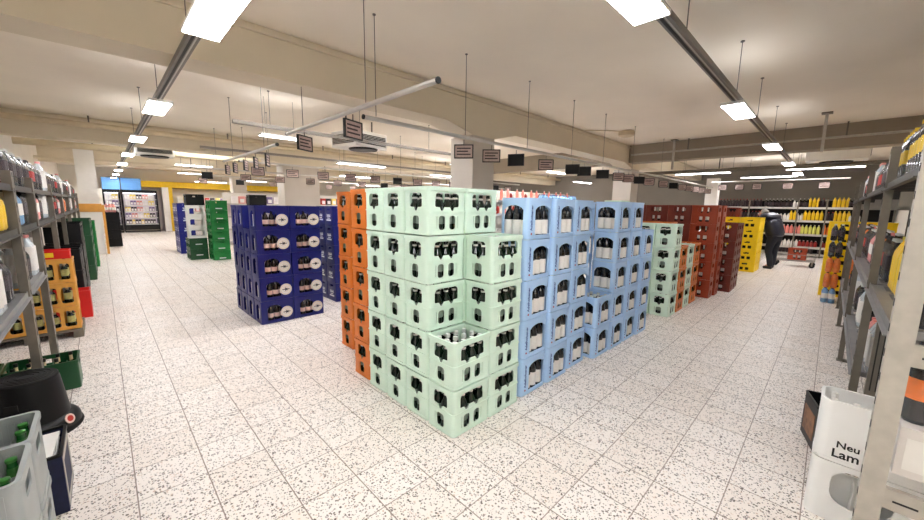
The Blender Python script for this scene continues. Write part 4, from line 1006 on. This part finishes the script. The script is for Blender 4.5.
for k in range(4): pack('light_blue', (8.0 + .48 * k, 5.2, 1.60), f'pack of blue water bottles on the far blue tower, {NTH[k]} from the left', 0, 'blue packs behind the blue crates', False)
for q in range(4): stack('blue', 'water_crate', 8.0 + .48 * q, 5.2, 5, where=f'the far blue tower, {NTH[q]} from the left', **dict(bc, bt=None, inner=False))
for gi, (x0, x1, y) in enumerate(((3.2, 9.5, 15.2), (5.2, 12.5, 19.6), (2.9, 8.5, 23.6))):
    nm = ['nearest', 'middle', 'farthest'][gi]
    gondola('gondola_shelf', f'white gondola shelf across the hall, {nm} of three', x0, x1, y, .45, (.15, .6, 1.05, 1.5), 1.9 - .05 * gi)
    for q, z in enumerate((1.05, 1.5)):
        for k in range(int((x1 - x0 - .5) / .235)):
            o = link('packet', PK[(k * 5 + q + gi) % 6], None, (x0 + .3 + k * .235, y + .16, z + .001), 0); o.scale = (1.9, 1.2, 1.2)
            tag(o, f'box of goods, {NTH[k]} along the {["lower", "upper"][q]} visible board of the {nm} gondola shelf', 'box', 'goods on the gondola shelves')

# ------------------------------------------------------------------ the person and the trolley
def skinned(name, pts, edges, material, parent, sub=2, rough=None):
    """one continuous surface grown along a skeleton; pts = {key: (x, y, z, radius_x[, radius_y])}"""
    keys = list(pts); me = bpy.data.meshes.new(name)
    me.from_pydata([pts[k][:3] for k in keys], [(keys.index(a), keys.index(b)) for a, b in edges], [])
    o = bpy.data.objects.new(name, me); COL.objects.link(o)
    md = o.modifiers.new('skin', 'SKIN'); md.use_smooth_shade = True
    for i, k in enumerate(keys):
        p = pts[k]; sv = me.skin_vertices[0].data[i]; sv.radius = (p[3], p[4] if len(p) > 4 else p[3]); sv.use_root = (i == 0)
    ss = o.modifiers.new('sub', 'SUBSURF'); ss.levels = sub; ss.render_levels = sub
    dg = bpy.context.evaluated_depsgraph_get(); m2 = bpy.data.meshes.new_from_object(o.evaluated_get(dg), depsgraph=dg)
    bpy.data.objects.remove(o); bpy.data.meshes.remove(me)
    m2.name = name; m2.materials.clear(); m2.materials.append(M[material])
    m2.polygons.foreach_set('use_smooth', [True] * len(m2.polygons))
    return link(name, m2, parent)
pr = thing('person', 'person in a navy quilted jacket and dark jeans bending over the crates', 'person', (12.70, 1.07, 0), -.5)
B = dict(pelvis=(0, -.05, .93, .15, .12), waist=(0, .0, 1.06, .145, .11), chest=(0, .09, 1.27, .16, .12), collar=(0, .18, 1.42, .10, .08), neck=(0, .23, 1.455, .058), skull=(0, .30, 1.485, .082, .092), face=(0, .37, 1.445, .072, .075), chin=(0, .39, 1.395, .045, .04), nose=(0, .448, 1.452, .014))
E_ = [('pelvis', 'waist'), ('waist', 'chest'), ('chest', 'collar'), ('collar', 'neck'), ('neck', 'skull'), ('skull', 'face'), ('face', 'chin'), ('face', 'nose')]
ARM = {-1: dict(sh=(-.21, .14, 1.37, .062), el=(-.29, .22, 1.11, .046), wr=(-.20, .33, .93, .030), pa=(-.19, .345, .86, .036, .02)),
       1: dict(sh=(.21, .13, 1.37, .062), el=(.335, .08, 1.10, .046), wr=(.33, .17, .88, .030), pa=(.325, .19, .81, .036, .02))}
for s_, nm in ((-1, 'l'), (1, 'r')):
    for k, v in ARM[s_].items(): B[k + nm] = v
    E_ += [('collar', 'sh' + nm), ('sh' + nm, 'el' + nm), ('el' + nm, 'wr' + nm), ('wr' + nm, 'pa' + nm)]
    p = ARM[s_]['pa']
    for f, (dx, ln) in enumerate(((-.026, .075), (-.009, .085), (.009, .08), (.025, .062))):
        B[f'k{f}{nm}'] = (p[0] + dx, p[1] + .012, p[2] - .04, .0095); B[f'm{f}{nm}'] = (p[0] + dx, p[1] + .022, p[2] - .04 - ln * .5, .0088); B[f't{f}{nm}'] = (p[0] + dx * .9, p[1] + .016, p[2] - .04 - ln, .0075)
        E_ += [('pa' + nm, f'k{f}{nm}'), (f'k{f}{nm}', f'm{f}{nm}'), (f'm{f}{nm}', f't{f}{nm}')]
    B['th1' + nm] = (p[0] - s_ * .036, p[1] + .03, p[2] - .005, .011); B['th2' + nm] = (p[0] - s_ * .05, p[1] + .045, p[2] - .045, .009)
    E_ += [('pa' + nm, 'th1' + nm), ('th1' + nm, 'th2' + nm)]
    B['hip' + nm] = (s_ * .095, -.06, .87, .095); B['kn' + nm] = (s_ * .11, -.01, .49, .062); B['an' + nm] = (s_ * .115, -.05 + .06 * s_, .09, .042); B['toe' + nm] = (s_ * .125, .11 + .06 * s_, .035, .034)
    E_ += [('pelvis', 'hip' + nm), ('hip' + nm, 'kn' + nm), ('kn' + nm, 'an' + nm), ('an' + nm, 'toe' + nm)]
skinned('body', B, E_, 'skin', pr)
J = dict(tail=(0, -.06, .84, .215, .175), hem=(0, -.05, .90, .235, .19), waist=(0, -.02, 1.03, .245, .195), belly=(0, .04, 1.17, .255, .195), chest=(0, .09, 1.29, .25, .18), back=(0, .14, 1.39, .20, .14), collar=(0, .20, 1.44, .10, .085))
JE = [('tail', 'hem'), ('hem', 'waist'), ('waist', 'belly'), ('belly', 'chest'), ('chest', 'back'), ('back', 'collar')]
for s_, nm in ((-1, 'l'), (1, 'r')):
    a = ARM[s_]
    J['s' + nm] = a['sh'][:3] + (.10,); J['u' + nm] = tuple((p + q) / 2 for p, q in zip(a['sh'][:3], a['el'][:3])) + (.105,); J['e' + nm] = a['el'][:3] + (.092,); J['w' + nm] = tuple(p + (q - p) * .9 for p, q in zip(a['el'][:3], a['wr'][:3])) + (.055,)
    JE += [('back', 's' + nm), ('s' + nm, 'u' + nm), ('u' + nm, 'e' + nm), ('e' + nm, 'w' + nm)]
jk = skinned('jacket', J, JE, 'jacket', pr, 3)
for v in jk.data.vertices:      # quilted channels across the jacket
    s_ = math.sin((v.co.z - .25 * v.co.y) * 2 * PI / .085); v.co += v.normal * (.009 * (abs(s_) ** .5 - .6))
P = dict(top=(0, -.05, 1.0, .17, .135), seat=(0, -.06, .90, .175, .14)); PE = [('top', 'seat')]
for s_, nm in ((-1, 'l'), (1, 'r')):
    P['h' + nm] = (s_ * .10, -.055, .80, .112, .115); P['k' + nm] = (s_ * .112, -.005, .49, .082, .084); P['c' + nm] = (s_ * .116, -.04 + .03 * s_, .28, .072); P['a' + nm] = (s_ * .118, -.05 + .06 * s_, .055, .066)
    PE += [('seat', 'h' + nm), ('h' + nm, 'k' + nm), ('k' + nm, 'c' + nm), ('c' + nm, 'a' + nm)]
skinned('jeans', P, PE, 'denim', pr)
for s_ in (-1, 1):
    y = -.05 + .06 * s_
    skinned('shoe', dict(heel=(s_ * .12, y - .05, .048, .048, .046), mid=(s_ * .123, y + .06, .046, .05, .044), toe=(s_ * .128, y + .17, .036, .042, .034)), [('heel', 'mid'), ('mid', 'toe')], 'shoe', pr)
hr = MB(); bm = bmesh.new(); bmesh.ops.create_uvsphere(bm, u_segments=18, v_segments=12, radius=1)
bmesh.ops.delete(bm, geom=[v for v in bm.verts if v.co.y > .45 or v.co.z < -.55], context='VERTS')
hr.bm(bm, 0, Matrix.Translation((0, .295, 1.493)) @ Matrix.Diagonal((.092, .104, .098, 1)), True).build('hair', 'hair', pr)
for s_ in (-1, 1):
    MB().lathe([(.0, -.011), (.008, -.008), (.011, 0), (.008, .008), (0, .011)], 10).build('eye', ['paper'], pr).location = (s_ * .03, .430, 1.465)
    MB().lathe([(.0, -.02), (.016, -.012), (.018, .01), (.008, .028), (0, .03)], 10).build('ear', 'skin', pr).matrix_local = Matrix.Translation((s_ * .083, .315, 1.462)) @ Matrix.Diagonal((.5, 1, 1, 1))
MB().tube([(-.022, .440, 1.408), (0, .446, 1.406), (.022, .440, 1.408)], .005, 6).build('mouth', 'label_red', pr)

tr = thing('shopping_trolley', 'steel shopping trolley with a brown crate beside the person', 'trolley', (13.85, .62, 0), 0)
fr = MB()
for x in (-.24, .24): fr.tube([(x, -.40, .17), (x, .42, .17), (x, .50, .60), (x, .54, .98)], .014, 8)
for y in (-.40, 0, .42): fr.tube([(-.24, y, .17), (.24, y, .17)], .012, 8)
for k in range(7): fr.tube([(-.21 + .07 * k, -.38, .18), (-.21 + .07 * k, .42, .18)], .005, 6)
for x in (-.24, .24): fr.tube([(x, -.40, .17), (x, -.40, .34), (x, .455, .34)], .008, 6)
fr.tube([(-.24, -.40, .34), (.24, -.40, .34)], .008, 6)
fr.build('frame', 'track_grey', tr)
MB().tube([(-.26, .54, .985), (.26, .54, .985)], .02, 10).build('handle', 'juice_red', tr)
for x in (-.22, .22):
    for y in (-.36, .40):
        c = MB().lathe([(.055, -.015), (.062, -.011), (.062, .011), (.055, .015)], 18, mx=Matrix.Translation((x, y, .063)) @ Matrix.Rotation(PI / 2, 4, 'Y')).build('wheel', 'rubber', tr)
        MB().box(x - .021, x - .016, y - .015, y + .015, .055, .158).box(x + .016, x + .021, y - .015, y + .015, .055, .158).box(x - .021, x + .021, y - .02, y + .02, .147, .158).build('fork', 'steel', tr)
crate('brown_orange', 'beer_crate', (13.85, .59, .1865), 'red brown beer crate carried in the shopping trolley', PI / 2, 'red brown beer crates')
fill_crate('brown', (13.85, .59, .1865), (.39, .292, .322), (4, 3), [(i, 2) for i in range(4)], 'brown bottle inside the crate in the shopping trolley', 'bottles in the red brown crates', 'beer_bottle', PI / 2)

drop_protos()
# ------------------------------------------------------------------ camera, light, view
cam = bpy.data.cameras.new('camera'); co = bpy.data.objects.new('camera', cam); COL.objects.link(co)
F = 363.343
cam.sensor_width = 36; cam.lens = F * 36 / 924; cam.clip_start = .05; cam.clip_end = 100
R = Matrix(((.71235355, .09191659, -.69577565), (-.70166442, .11420193, -.70329579), (.01481438, .98919627, .14584675)))
co.matrix_world = Matrix.Translation((0, 0, 1.53)) @ R.to_4x4()
SC.camera = co
w = bpy.data.worlds.new('world'); SC.world = w; w.use_nodes = True
w.node_tree.nodes['Background'].inputs[0].default_value = (.9, .88, .85, 1); w.node_tree.nodes['Background'].inputs[1].default_value = .05
SC.view_settings.view_transform = 'Standard'; SC.view_settings.look = 'None'; SC.view_settings.gamma = 1; SC.view_settings.use_curve_mapping = False
SC.view_settings.exposure = 1.6
SC.cycles.use_denoising = True; SC.cycles.max_bounces = 10; SC.cycles.diffuse_bounces = 6; SC.cycles.glossy_bounces = 3; SC.cycles.transparent_max_bounces = 12
SC.cycles.sample_clamp_indirect = 6
